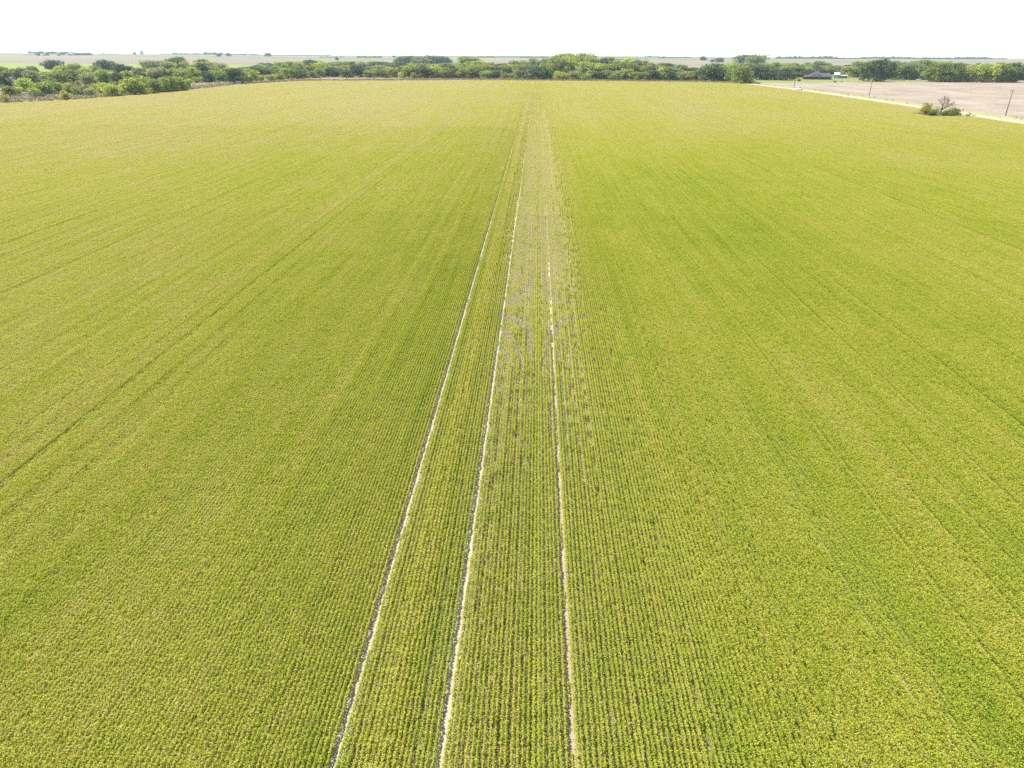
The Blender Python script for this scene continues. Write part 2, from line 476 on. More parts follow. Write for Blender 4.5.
def crop_block(nrows, length, kind, level, seed):
    g = np.random.default_rng(seed)
    per, size = LEVEL[level]
    n = int(per * DENS[kind] * length)
    P, Hh = [], []
    clumps = [(g.uniform(-nrows * ROW / 2, nrows * ROW / 2), g.uniform(-length / 2, length / 2), g.uniform(0.12, 0.4), g.choice([0.2, 0.15, -0.25, -0.15])) for _ in range(max(1, int(nrows * length * 0.25)))]
    for r in range(nrows):
        cx = (r + 0.5) * ROW - nrows * ROW / 2
        y = g.uniform(-length / 2, length / 2, n)
        # plants along the row: bumps of height and width, some taller clumps across rows
        ph = g.uniform(0, 6.28, 4)
        bump = 1 + 0.08 * np.sin(y * 2 * np.pi / 0.31 + ph[0]) + 0.07 * np.sin(y * 2 * np.pi / 0.17 + ph[1]) + 0.07 * np.sin(y * 2 * np.pi / 0.83 + ph[2])
        for (bx, by, br, bh) in clumps:
            bump = bump + bh * np.exp(-(((cx - bx) / 0.22) ** 2 + ((y - by) / br) ** 2))
        keep = np.ones(n, bool)
        if kind == 'sparse':
            keep = np.sin(y * 2 * np.pi / 0.57 + ph[3]) + np.sin(y * 2 * np.pi / 0.23 + ph[0]) > -1.6
        h = HEIGHT[kind] * bump
        u = g.uniform(0, 1, n) ** TOPPY[kind]
        z = 0.04 + (h - 0.04) * u
        wdt = SKIRT[kind] + (SPREAD[kind] - SKIRT[kind]) * np.clip((u - 0.15) / 0.5, 0, 1) ** 0.8
        wdt = wdt * np.where(u > 0.9, 0.7, 1.0)
        x = cx + g.normal(0, 1, n) * wdt + 0.010 * np.sin(y * 5 + ph[2])
        P.append(np.stack([x, y, z], 1)[keep]); Hh.append(u[keep])
    P = np.concatenate(P); Hh = np.concatenate(Hh); n = len(P)
    s = size * g.uniform(0.65, 1.25, n)
    nrm = g.normal(0, 1, (n, 3)) * np.array([0.62, 0.62, 0.35]) + np.array([0, 0, 0.9])
    nrm /= np.linalg.norm(nrm, axis=1, keepdims=True)
    a = np.cross(nrm, g.normal(0, 1, (n, 3))); a /= np.linalg.norm(a, axis=1, keepdims=True)
    b = np.cross(nrm, a)
    L = s[:, None] * a; W = 0.36 * s[:, None] * b; dz = nrm * (0.16 * s[:, None])
    co = np.stack([P - 0.5 * L, P + W - dz, P + 0.55 * L - dz * 0.6, P - W - dz], 1).reshape(-1, 3)
    co[:, 2] = np.maximum(co[:, 2], 0.02)
    q = np.arange(4 * n).reshape(n, 4)
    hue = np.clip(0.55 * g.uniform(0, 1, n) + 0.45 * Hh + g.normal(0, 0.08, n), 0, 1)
    return co, q, hue


blocks = bpy.data.collections.new('crop_blocks')
index = {}
cnt = 0
for sname, nr, ln in SIZES:
    lv = sname[0]
    for kd in KINDS:
        for v in range(VAR[lv]):
            co, q, hue = crop_block(nr, ln, kd, lv, 1000 + cnt)
            me = np_mesh('crop_block_%03d' % cnt, co, q, {'hue': ('FACE', hue)}, M['leaf'])
            blocks.objects.link(bpy.data.objects.new('crop_block_%03d' % cnt, me))
            index.setdefault((sname, kd), []).append(cnt); cnt += 1

# rows that differ from their neighbours: wheel tracks and thin rows  (x, strength 1 = no plants)
GAPS = {-6.62: 1.0, -6.43: 0.9, -2.98: 1.0, -2.79: 0.9, 1.68: 0.95, 0.25: 0.45, -29.1: 0.6, -29.3: 0.6, -29.5: 0.6, -32.6: 0.42, 10.9: 0.45, 14.4: 0.6, 14.6: 0.6}
gr = random.Random(21)
xx_ = -88.0
while xx_ < 95:
    if xx_ > 8 and min(abs(xx_ - q) for q in GAPS) > 0.5: GAPS[round(xx_, 2)] = gr.choice([0.2, 0.3, 0.4, 0.5])
    xx_ += gr.uniform(0.8, 3.4) * (1 + abs(xx_) / 40)
gap_rows = {int(math.floor(x / ROW)): s for x, s in GAPS.items()}
FULL = {int(math.floor(x / ROW)) for x in (-6.62, -6.43, -2.98, -2.79, 0.25, 1.68, -29.1, -29.3, -29.5, 14.4, 14.6)}


def fbm(x, y): return mnoise.noise(Vector((x, y, 3.3))) + 0.5 * mnoise.noise(Vector((x * 2.1, y * 2.1, 9.1)))


def pick_kind(x, y):
    r = 0.5 * random.random() + 0.5 * (0.5 + 0.95 * mnoise.noise(Vector((math.floor(x / (4 * ROW)) * 0.83, y * 0.008, 5.7)))) + 0.18 * fbm(x * 0.05, y * 0.02) + (0.16 * fbm(x * 1.7, y * 0.05) if -7 < x < 8 else 0)
    if -6.5 < x < -3.05:
        if x > -4.3 and random.random() < 0.35 * float(sstep(60, 110, y)) * (1 - float(sstep(250, 450, y))): return 'sparse'
        if -5.5 < x < -4.4: return 'closed'
        return 'open' if r < 0.85 else 'medium'
    if -3.05 <= x < 7.6:
        near = float(sstep(20 + 2.0 * max(0, x - 1), 78 + 4.0 * max(0, x - 1), y)); near = 0.25 * float(sstep(18, 34, y)) + 0.75 * near; far = float(sstep(210, 500, y))
        side = float(sstep(7.6, 2.0, x)) if x > 2.0 else 1.0
        rr = 0.75 * random.random() + 0.25 * r
        rr = 0.50 * random.random() + 0.50 * (0.5 + 1.0 * mnoise.noise(Vector((math.floor(x / ROW) * 1.71, y * 0.012, 8.8))))
        if rr < 0.84 * near * side * (1 - 0.75 * far): return 'sparse'
        return 'open' if rr < 0.9 or x < 2.2 else 'medium'
    if -30 < x <= -6.5:
        return 'open' if r < 0.34 + 0.3 * float(sstep(-16, -7, x)) else ('medium' if r < 0.85 else 'closed')
    if 6.6 <= x < 30:
        return 'open' if r < 0.2 else 'medium' if r < 0.82 else 'closed'
    return 'closed' if r < 0.30 else 'medium'


PT, IDX, SCL, ROT = [], [], [], []
OFF = [random.uniform(-0.026, 0.026) for _ in range(997)]      # the drill's rows are not perfectly spaced


def put(x, y, sname, kd, sz=1.0, sx=1.0):
    ri = int(math.floor(x / ROW))
    if sname[1:] == '1' and not ({ri - 1, ri, ri + 1} & FULL): x += OFF[ri % 997]
    PT.append((x, y, 0.006)); IDX.append(random.choice(index[(sname, kd)]))
    f = random.random() < 0.5
    SCL.append((sx * (1 if random.random() < 0.5 else -1) if sname[1:] != '1' else sx, 1.0, sz * (1 + 0.14 * fbm(x * 0.3, y * 0.12) + 0.24 * mnoise.noise(Vector((math.floor(x / (4 * ROW)) * 1.37, y * 0.006, 2.2))))))
    ROT.append(math.pi if f else 0.0)


def row_bits(i, y, ln, sname):
    """one length of one row"""
    x = (i + 0.5) * ROW
    s = gap_rows.get(i, 0.0)
    if i in FULL:
        # wheel tracks close up a little here and there
        if s >= 0.8:
            miss = {1.0: 0.96, 0.95: 0.80, 0.9: -1, 0.85: 0.4}[s]
            fade = float(sstep(150, 430, y)); fade = max(fade, 0.8 * float(sstep(60, 170, y))) if x > 0 else fade
            if miss < 0: put(x, y, sname, 'open' if random.random() < 0.8 else 'sparse', 0.75)
            elif y > 105:
                # farther off the tracks are thinly overgrown all along
                put(x, y, sname, 'sparse', (0.12 if x < 0 else 0.40) + 1.0 * fade)
            elif random.random() > miss - (0.03 if x < 0 else 0.12 + 0.62 * float(sstep(35, 100, y))): put(x, y, sname, 'sparse', 0.6)
            elif s < 0.95: pass
            return
        put(x, y, sname, 'closed', (0.45 if x > 0 else 0.66) + 0.2 * random.random()); return
    if s and fbm(x * 0.9 + 7, y * 0.03) + s > 0.25:
        put(x, y, sname, 'sparse' if -5 < x < 4.5 else 'closed', (0.56 if x > 0 else 0.68) + 0.12 * random.random()); return
    put(x, y, sname, pick_kind(x, y), 0.80 if i + 1 in FULL and x < 4 else 1.0)


def half_width(y): return 0.80 * math.hypot(y, CAM_H) + 9


def group_special(g4): return -7.2 < (g4 + 0.5) * 4 * ROW < 7.4 or any((4 * g4 + k) in gap_rows for k in range(4))


def fill(y0, y1, ln, tag4, tag1, big=None):
    y = y0 + ln / 2
    while y < y1:
        hw = half_width(y)
        step = 16 if big else 4
        i0 = int((-hw - 0.034 * y) / ROW // step) * step; i1 = int((hw) / ROW)
        xs = np.arange(i0, i1, step)
        for i in xs:
            if big:
                xm = (i + 8) * ROW
                if not crop_inside(xm, y): 
                    continue
                if not any(group_special(i // 4 + k) for k in range(4)) and not (-7 < xm < 8):
                    put(xm, y, big, pick_kind(xm, y)); continue
                subs = [i, i + 4, i + 8, i + 12]
            else: subs = [i]
            for j in subs:
                xm = (j + 2) * ROW
                if not crop_inside(xm, y): continue
                if group_special(j // 4):
                    for k in range(4): row_bits(j + k, y, ln, tag1)
                else:
                    put(xm, y, tag4, pick_kind(xm, y))
        y += ln


fill(5, 105, 1.0, 'n4', 'n1')
fill(105, 241, 4.0, 'm4', 'm1')
fill(241, 729, 8.0, 'f4', 'f1', 'f16')

crop_me = bpy.data.meshes.new('crop')
crop_me.from_pydata(PT, [], [])
for nm, ty, key, arr in (('idx', 'INT', 'value', np.array(IDX, np.int32)), ('rotz', 'FLOAT', 'value', np.array(ROT, np.float32)), ('scl', 'FLOAT_VECTOR', 'vector', np.array(SCL, np.float32).ravel())):
    a = crop_me.attributes.new(nm, ty, 'POINT'); a.data.foreach_set(key, arr)
crop_me.materials.append(M['leaf'])
crop = link('crop', crop_me)
tag(crop, 'yellowing green crop in close drilled rows covering the whole field', 'crop', kind='stuff')
ng = bpy.data.node_groups.new('crop_rows', 'GeometryNodeTree')
ng.interface.new_socket('Geometry', in_out='INPUT', socket_type='NodeSocketGeometry')
ng.interface.new_socket('Geometry', in_out='OUTPUT', socket_type='NodeSocketGeometry')
gi = ng.nodes.new('NodeGroupInput'); go = ng.nodes.new('NodeGroupOutput')
ci = ng.nodes.new('GeometryNodeCollectionInfo'); ci.inputs['Collection'].default_value = blocks
ci.inputs['Separate Children'].default_value = True; ci.inputs['Reset Children'].default_value = True
ip = ng.nodes.new('GeometryNodeInstanceOnPoints'); ip.inputs['Pick Instance'].default_value = True


def named(nm, ty):
    nd = ng.nodes.new('GeometryNodeInputNamedAttribute'); nd.data_type = ty; nd.inputs['Name'].default_value = nm
    return nd.outputs['Attribute']


cx = ng.nodes.new('ShaderNodeCombineXYZ')
ng.links.new(named('rotz', 'FLOAT'), cx.inputs[2])
ng.links.new(gi.outputs[0], ip.inputs['Points']); ng.links.new(ci.outputs[0], ip.inputs['Instance'])
ng.links.new(named('idx', 'INT'), ip.inputs['Instance Index']); ng.links.new(cx.outputs[0], ip.inputs['Rotation'])
ng.links.new(named('scl', 'FLOAT_VECTOR'), ip.inputs['Scale']); ng.links.new(ip.outputs[0], go.inputs[0])
md = crop.modifiers.new('crop_rows', 'NODES'); md.node_group = ng
print('crop points', len(PT), 'blocks', cnt)


# ------------------------------------------------------------------ trees
def crown_mesh(name, seed, shape, nleaf=2600):
    """leaf clumps over several uneven lobes, 1 high and 1 wide, foot at z = 0"""
    g = np.random.default_rng(seed)
    lobes = []
    if shape == 'round':
        nl = 11; zc = 0.56
        for _ in range(nl):
            d = g.normal(0, 1, 3); d /= np.linalg.norm(d); d *= g.uniform(0.35, 1.0)
            lobes.append((d * np.array([0.27, 0.27, 0.27]) + np.array([0, 0, zc]), g.uniform(0.15, 0.25)))
        lobes.append((np.array([0, 0, 0.5]), 0.30))
    elif shape == 'tall':
        for k in range(12):
            zz = g.uniform(0.2, 0.86); rad = 0.30 * math.sin(math.pi * min(0.95, max(0.12, zz * 0.95)))
            th = g.uniform(0, 6.28)
            lobes.append((np.array([rad * math.cos(th), rad * math.sin(th), zz]), g.uniform(0.12, 0.20)))
        lobes.append((np.array([0.03, 0, 0.86]), 0.13)); lobes.append((np.array([0, 0, 0.5]), 0.24)); lobes.append((np.array([0, 0, 0.22]), 0.22))
    elif shape == 'spread':
        for k in range(13):
            th = g.uniform(0, 6.28); rad = g.uniform(0.1, 0.36)
            lobes.append((np.array([rad * math.cos(th), rad * math.sin(th), 0.78 - 0.9 * rad * rad - g.uniform(0, 0.34)]), g.uniform(0.13, 0.21)))
        lobes.append((np.array([0, 0, 0.5]), 0.28)); lobes.append((np.array([0.1, 0, 0.25]), 0.22)); lobes.append((np.array([-0.15, 0, 0.25]), 0.2))
    elif shape == 'shrub':
        for k in range(11):
            th = g.uniform(0, 6.28); rad = g.uniform(0.05, 0.33)
            lobes.append((np.array([rad * math.cos(th), rad * math.sin(th), g.uniform(0.18, 0.72)]), g.uniform(0.16, 0.26)))
        lobes.append((np.array([0, 0, 0.3]), 0.32))
    if shape != 'shrub':
        # low boughs and suckers round the foot
        for k in range(9):
            th = k * 0.7 + g.uniform(-0.3, 0.3); rad = g.uniform(0.16, 0.33)
            lobes.append((np.array([rad * math.cos(th), rad * math.sin(th), g.uniform(0.10, 0.34)]), g.uniform(0.12, 0.19)))
    wts = np.array([r ** 2 for _, r in lobes]); wts /= wts.sum()
    ps, ns, hs = [], [], []
    for (c, r), wt in zip(lobes, wts):
        n = int(nleaf * wt)
        d = g.normal(0, 1, (n, 3)); d /= np.linalg.norm(d, axis=1, keepdims=True)
        lump = 1 + 0.22 * np.sin(d[:, 0] * 7 + g.uniform(0, 6)) * np.sin(d[:, 1] * 6 + g.uniform(0, 6)) + 0.12 * np.sin(d[:, 2] * 11 + g.uniform(0, 6))
        rr = r * lump * g.uniform(0.62, 1.06, n) ** 0.8
        ps.append(c + d * rr[:, None]); ns.append(d + g.normal(0, 0.55, (n, 3))); hs.append(np.full(n, g.uniform(0.25, 0.75)) + g.normal(0, 0.16, n))
    P = np.concatenate(ps); Nn = np.concatenate(ns); hue = np.clip(np.concatenate(hs), 0, 1)
    P[:, 2] -= 0.0
    mn = np.percentile(P[:, :2], 2, axis=0); mx = np.percentile(P[:, :2], 98, axis=0)
    P[:, :2] = (P[:, :2] - (mn + mx) / 2) / (mx - mn).max()
    P[:, 2] = P[:, 2] / np.percentile(P[:, 2], 99.3)
    P[:, 2] = np.maximum(P[:, 2], 0.015 + 0.05 * g.uniform(0, 1, len(P)))
    n = len(P); Nn /= np.linalg.norm(Nn, axis=1, keepdims=True)
    a = np.cross(Nn, g.normal(0, 1, (n, 3))); a /= np.linalg.norm(a, axis=1, keepdims=True); b = np.cross(Nn, a)
    s = g.uniform(0.024, 0.062, n)[:, None]
    co = np.stack([P - a * s, P + b * s * 0.7, P + a * s * 1.1 - Nn * s * 0.3, P - b * s * 0.7], 1).reshape(-1, 3)
    co[:, 2] = np.maximum(co[:, 2], 0.0)
    return np_mesh(name, co, np.arange(4 * n).reshape(n, 4), {'hue': ('FACE', hue)}, M['crown'])


def trunk_mesh(name, seed, mat):
    g = random.Random(seed); mb = MB()
    mb.tube([(0, 0, -0.03), (0.006, 0, 0.02), (0.012, 0.01, 0.18), (0.0, 0.02, 0.36), (-0.02, 0.01, 0.6)], [0.05, 0.034, 0.027, 0.02, 0.008], 7)
    for k in range(5):
        th = k * 1.26 + g.uniform(-0.4, 0.4); z0 = g.uniform(0.2, 0.38); r1 = g.uniform(0.18, 0.3)
        c, s = math.cos(th), math.sin(th)
        mb.tube([(0.005, 0.01, z0), (c * r1 * 0.5, s * r1 * 0.5, z0 + 0.14), (c * r1, s * r1, z0 + g.uniform(0.25, 0.36))], [0.014, 0.009, 0.003], 5)
    return mb.mesh(name, mat, True)


PROTO = {}
sd = 50
for shp, k in (('round', 4), ('tall', 3), ('spread', 3), ('shrub', 3)):
    PROTO[shp] = []
    for v in range(k):
        sd += 1
        PROTO[shp].append((crown_mesh('crown_' + shp, sd, shp, 2600 if shp != 'shrub' else 1700), trunk_mesh('trunk_' + shp, sd, M['bark'])))

COL = {'D': ((0.085, 0.132, 0.036), 'dark green'), 'B': ((0.082, 0.122, 0.056), 'blue green'), 'M': ((0.205, 0.265, 0.048), 'mid green'), 'O': ((0.220, 0.250, 0.080), 'grey green'),
       'L': ((0.285, 0.345, 0.058), 'lime green'), 'Y': ((0.345, 0.345, 0.065), 'yellow green'), 'R': ((0.150, 0.105, 0.055), 'rusty brown')}
SHAPE_WORD = {'round': 'round-crowned', 'tall': 'tall', 'spread': 'broad', 'shrub': 'bushy'}
trees = []      # (px, row name, segment, object, colour word, shape word, kind)


def tree(px, py, hpx, wpx, col, shp=None, row='front', label=None, cat=None, group=None):
    p = at(px, py); sv_, sh_ = pxscale(p)
    h, wd = hpx / sv_, 1.28 * wpx / sh_
    if shp is None: shp = random.choice(['round', 'round', 'tall', 'spread']) if hpx > 8 else random.choice(['shrub', 'shrub', 'round'])
    cm, tm = random.choice(PROTO[shp])
    small = shp == 'shrub'
    t = empty('shrub' if small else 'tree', (p[0], p[1], p[2] - 0.03), random.uniform(0, 6.28))
    jit = random.uniform(0.85, 1.18)
    base = [c * jit * random.uniform(0.93, 1.07) for c in COL[col][0]]
    cr = link('crown', cm, t); cr.scale = (wd, wd, h); cr.color = (*base, 1)
    tr = link('trunk', tm, t); ts = (wd + h) / 2; tr.scale = (ts, ts, h)
    if label: tag(t, label, cat or ('shrub' if small else 'tree'), group)
    else: trees.append((px, row, t, COL[col][1], SHAPE_WORD[shp], 'shrub' if small else 'tree'))
    return t


def pick(s): return random.choice(s)


# the left thicket: those one can tell apart, front to back   (x, foot, height, width, colour, shape)
front_left = [(6, 102.5, 7, 5, 'Y', 'shrub'), (9.5, 95.8, 9.5, 9.5, 'M', 'round'), (18, 95, 8, 7, 'L', 'shrub'), (28, 93, 14.5, 13, 'L', 'round'), (34.5, 95, 7, 7, 'Y', 'shrub'),
              (39, 96.6, 4.6, 9, 'D', 'shrub'), (45, 94, 12, 14, 'M', 'round'), (54, 93, 10, 8, 'D', 'tall'), (60, 91.5, 9, 8, 'L', 'round'), (66.5, 100.3, 9.5, 7, 'Y', 'tall'), (71, 93.5, 10, 9, 'L', 'round'),
              (76.5, 95, 8, 6, 'M', 'shrub'), (82, 94.5, 9, 7, 'O', 'tall'), (90, 95.5, 7, 8, 'O', 'shrub'), (97, 93, 9, 9, 'L', 'shrub'), (105, 94, 11, 10, 'L', 'round'), (112.5, 96, 11, 11, 'L', 'round'), (119, 95, 7, 7, 'L', 'shrub'),
              (126, 93, 13, 9, 'L', 'spread'), (135.5, 94.3, 16.5, 17, 'L', 'round'), (147, 91.5, 15, 12, 'L', 'round'), (155, 93.2, 13.5, 11, 'M', 'round'), (163, 92, 14, 11, 'L', 'tall'),
              (171, 91.2, 14.5, 12, 'M', 'round'), (179.5, 90.5, 13.5, 11, 'L', 'round'), (186.5, 89, 10, 8, 'M', 'shrub')]
for a in front_left: tree(*a, row='front')
for a in [(58, 84, 12, 15, 'M', 'round'), (36, 85, 14, 16, 'O', 'spread'), (24, 84, 15, 12, 'B', 'round'), (4, 86.5, 14, 14, 'D', 'spread'), (74, 82, 12, 16, 'M', 'round'), (89, 84, 11, 11, 'O', 'round'), (104, 83, 13, 12, 'M', 'round'),
          (118, 83.5, 11, 10, 'D', 'round'), (128, 82, 11, 10, 'L', 'round'), (141, 80, 12, 12, 'O', 'spread'), (152, 80, 12, 13, 'O', 'round'), (163, 80, 12, 12, 'O', 'spread'), (174, 80, 11, 12, 'M', 'round'), (184, 81.5, 11, 12, 'M', 'round'),
          (195, 79.5, 13.5, 14, 'D', 'round'), (47, 82, 10, 10, 'M', 'round'), (13, 82, 13, 12, 'M', 'tall')]: tree(*a, row='second')
for a in [(7, 78, 11, 14, 'M', 'spread'), (20, 76.5, 9, 11, 'L', 'round'), (33, 74, 8, 9, 'M', 'round'), (53.5, 69.5, 9.5, 14, 'B', 'spread'), (62, 75, 9, 12, 'L', 'round'), (77, 75, 11, 14, 'M', 'spread'), (86, 76, 8, 10, 'L', 'tall'), (95, 74, 8, 10, 'O', 'round'), (103, 71.5, 11.5, 13, 'B', 'round'), (112, 71, 10, 10, 'M', 'round'),
          (122, 74, 10, 12, 'B', 'round'), (131, 74, 8, 12, 'B', 'spread'), (139, 75, 7, 10, 'O', 'round'), (149, 71, 10.5, 12, 'O', 'round'), (158, 70, 9, 12, 'O', 'spread'), (168, 71, 9, 12, 'L', 'round'),
          (178, 70, 11.5, 14, 'D', 'round'), (189, 71, 9, 13, 'L', 'spread'), (204, 69, 9.5, 12, 'D', 'round'), (213, 72, 10, 12, 'L', 'round'), (221, 72.5, 9, 11, 'O', 'round'), (179, 66, 9, 12, 'D', 'spread'), (200, 72, 10, 12, 'Y', 'round')]: tree(*a, row='third')

# the trees along the far side of the field
BASE = [(190, 84), (236, 82), (250, 81), (300, 78.7), (340, 78), (470, 78.4), (600, 79.6), (690, 80.6), (735, 82), (745, 81), (760, 79.5), (800, 78.4), (850, 78.6), (900, 80.4), (930, 82.2), (1018, 82.3)]
TOP = [(190, 59), (215, 62), (228, 66), (236, 69), (245, 66), (257, 64.8), (272, 63.5), (290, 61), (305, 60), (320, 61), (340, 61.5), (370, 62), (400, 61.5), (440, 63), (480, 61.5), (500, 63), (520, 61), (540, 59), (550, 57), (560, 54.5), (575, 55.5), (585, 54), (600, 57), (612, 58), (630, 60), (650, 61), (662, 62), (680, 64), (690, 67),
       (698, 67), (705, 66), (720, 63), (735, 63), (750, 62), (770, 62.3), (790, 63), (803, 63.5), (815, 61), (828, 63), (838, 66), (846, 65), (858, 62), (872, 58.5), (881, 61.5), (890, 61.5), (904, 63.5), (921, 60), (935, 61.5), (950, 62.5), (965, 65), (980, 64.5), (1000, 63.5), (1014, 63), (1019, 65)]
fb = lambda x: float(np.interp(x, [a for a, b in BASE], [b for a, b in BASE]))
ft = lambda x: float(np.interp(x, [a for a, b in TOP], [b for a, b in TOP]))
# trees one can pick out
feature = [(236, 83.5, 15, 13, 'D', 'round'), (244, 82.3, 11, 9, 'L', 'round'), (248, 81.5, 8, 8, 'Y', 'shrub'), (209, 82.2, 11, 10, 'B', 'tall'), (218, 81.6, 11, 11, 'M', 'round'), (227, 81.5, 9, 9, 'M', 'round'), (189.5, 83.5, 5, 5.5, 'L', 'shrub'), (198, 82.6, 6, 6, 'L', 'shrub'), (204, 81.8, 5.5, 5, 'O', 'shrub'),
           (252, 80.8, 9, 9, 'M', 'round'), (261, 80.6, 5.5, 7, 'Y', 'shrub'), (271, 80.5, 6, 8, 'L', 'shrub'), (279, 80, 7, 8, 'M', 'round'), (289, 79, 11, 12, 'M', 'round'), (302, 78.8, 9, 9, 'D', 'round'), (312, 78, 7, 7, 'O', 'round'), (319.5, 77.6, 9, 8, 'M', 'round'), (326, 77, 8, 8, 'B', 'round'), (334, 77, 10, 10, 'D', 'tall'),
           (347, 77.5, 8, 8, 'D', 'round'), (358.5, 76.9, 12, 13, 'B', 'round'), (368.5, 77.5, 7, 7, 'L', 'round'), (376, 77.5, 9, 9, 'M', 'round'), (384, 77.6, 8, 8, 'O', 'round'), (393, 77.3, 9, 10, 'O', 'round'), (402, 77.7, 6, 6, 'Y', 'shrub'), (410, 78, 12, 13, 'M', 'round'), (422, 78.2, 11, 11, 'D', 'round'), (414, 78.6, 6, 5, 'O', 'tall'),
           (432, 78, 10, 11, 'M', 'round'), (443, 78.3, 11, 12, 'M', 'spread'), (455, 78, 9, 10, 'D', 'round'), (464, 78.3, 10, 11, 'M', 'round'), (475, 78.2, 10, 12, 'D', 'round'), (487, 78.5, 8, 10, 'M', 'round'), (497, 78.6, 8, 9, 'D', 'round'), (505, 78.8, 6, 7, 'O', 'shrub'), (512.5, 78.8, 6, 6, 'L', 'shrub'), (520, 79, 9, 9, 'O', 'round'),
           (537, 79.2, 13, 18, 'D', 'round'), (549.5, 79.2, 10, 10, 'D', 'round'), (559, 79.5, 8, 9, 'L', 'round'), (567, 79.4, 7, 9, 'L', 'shrub'), (575, 79.6, 9, 10, 'O', 'round'), (583, 79.8, 7, 9, 'L', 'shrub'), (592, 79.6, 9, 10, 'O', 'round'), (600.5, 79.6, 8, 9, 'D', 'round'), (608, 79.6, 9, 12, 'M', 'spread'), (618, 79.8, 9, 10, 'O', 'round'),
           (627, 79.8, 11, 10, 'L', 'round'), (636, 80, 8, 9, 'L', 'round'), (645, 80.2, 8, 8, 'M', 'round'), (653, 80.2, 10, 11, 'D', 'round'), (662, 80.2, 8, 9, 'M', 'round'), (671, 80.4, 9, 10, 'B', 'round'), (680, 80.5, 8, 10, 'O', 'round'), (689, 80.5, 9, 9, 'L', 'round'), (698, 80.4, 10, 10, 'D', 'round'), (711, 81, 17, 17, 'D', 'round'), (722, 81.3, 12, 11, 'D', 'round'),
           (731, 82, 13, 9, 'O', 'tall'), (741.5, 83.4, 17, 15, 'M', 'round'), (749, 82.5, 4, 8, 'Y', 'shrub'), (759, 79.8, 14, 18, 'D', 'round'), (771, 79.5, 12, 11, 'D', 'round'), (776, 80, 4, 6, 'M', 'shrub'), (785, 80.2, 12, 13, 'B', 'round'), (795, 78.8, 12, 13, 'D', 'round'), (803, 77.6, 9, 8, 'D', 'tall'),
           (845, 75.5, 9, 9, 'Y', 'round'), (853, 77.5, 11, 10, 'M', 'round'), (861, 77.5, 14, 12, 'D', 'spread'), (872.5, 81.4, 21.5, 18, 'D', 'spread'), (884, 80.0, 17, 13, 'D', 'tall'), (892, 79.3, 10, 9, 'L', 'tall'), (898, 79.6, 15, 11, 'M', 'round'), (906, 79.8, 14, 12, 'D', 'round'), (914, 79.8, 17, 12, 'O', 'round'), (921.5, 79.5, 17, 12, 'D', 'round'),
           (931, 81.6, 15, 13, 'M', 'round'), (940, 82, 19, 14, 'M', 'round'), (950, 82, 18, 14, 'M', 'tall'), (959, 82, 15, 13, 'L', 'round'), (968, 82, 16, 13, 'Y', 'round'), (977, 82.2, 17, 14, 'L', 'round'), (987, 82.3, 17.5, 14, 'Y', 'round'), (997, 82.3, 18, 15, 'M', 'round'), (1006, 82.3, 16, 13, 'M', 'round'), (1014, 82.3, 19, 12, 'D', 'tall'), (1021.5, 80, 10, 8, 'O', 'shrub')]
for a in feature: tree(*a, row='front')
x = 194.0
while x < 1015:
    b = fb(x) - 3.6; tp = ft(x)
    if 800 < x < 843: b -= 0.6
    if True:
        h = (b - (tp + (3.2 if x < 840 else 1.5))) * random.uniform(0.72 if x < 840 else 0.88, 1.08)
        tree(x, b, max(5, h), random.uniform(10, 15), pick('DMMLLOLMLB' if x < 600 else 'DMMMBOLDL'), None, row='second')
    x += random.uniform(7.5, 12.0)
x = 232.0
while x < 1012:
    b = fb(x) - 8.0; tp = ft(x)
    if 800 < x < 850: b -= 1.0
    h = (b - tp) * random.uniform(0.82, 1.1)
    if h > 2.5: tree(x, b, h, random.uniform(9, 15), pick('DMMOMLBLL'), pick(['round', 'tall', 'spread', 'round']), row='third')
    x += random.uniform(6.5, 11.0)
# undergrowth under the whole belt
ub = []
while len(ub) < 2600:
    px_ = random.uniform(-10, 1016)
    if px_ < 190:
        py_ = random.uniform(72, 92 - 0.03 * px_)
        if random.random() < 0.45: continue
    else: py_ = fb(px_) - random.uniform(0.3, 11)
    if 796 < px_ < 868 and py_ > 74.5: continue
    if 896 < px_ < 930 and py_ > 78.3: continue
    p = at(px_, py_); ub.append((p, random.uniform(0.8, 3.2), random.uniform(2.5, 6.0), len(ub)))
UNDER = ub
# higher clumps standing behind the belt
for a in [(403, 65, 8.5, 11, 'B', 'round'), (410, 65, 9, 12, 'B', 'round'), (420, 65.5, 9, 13, 'O', 'round'), (431, 65, 9.5, 14, 'B', 'spread'), (443, 65, 8.5, 14, 'B', 'round'), (467, 66, 9.5, 16, 'M', 'round'), (475, 66, 8, 10, 'M', 'round'),
          (397, 66, 6, 5, 'D', 'round'), (337, 60, 2.6, 3, 'D', 'round'), (703, 60.5, 4.2, 5, 'B', 'round'), (712, 62, 2.5, 3, 'D', 'round'), (719, 62.5, 4.4, 7, 'B', 'round'), (744, 64, 9, 15, 'B', 'round'), (755, 66, 11, 17, 'M', 'spread'), (565, 64, 10.5, 13, 'M', 'round'), (585, 64, 11, 15, 'M', 'round'), (978, 66, 3, 4, 'D', 'round')]:
    tree(*a, row='far')

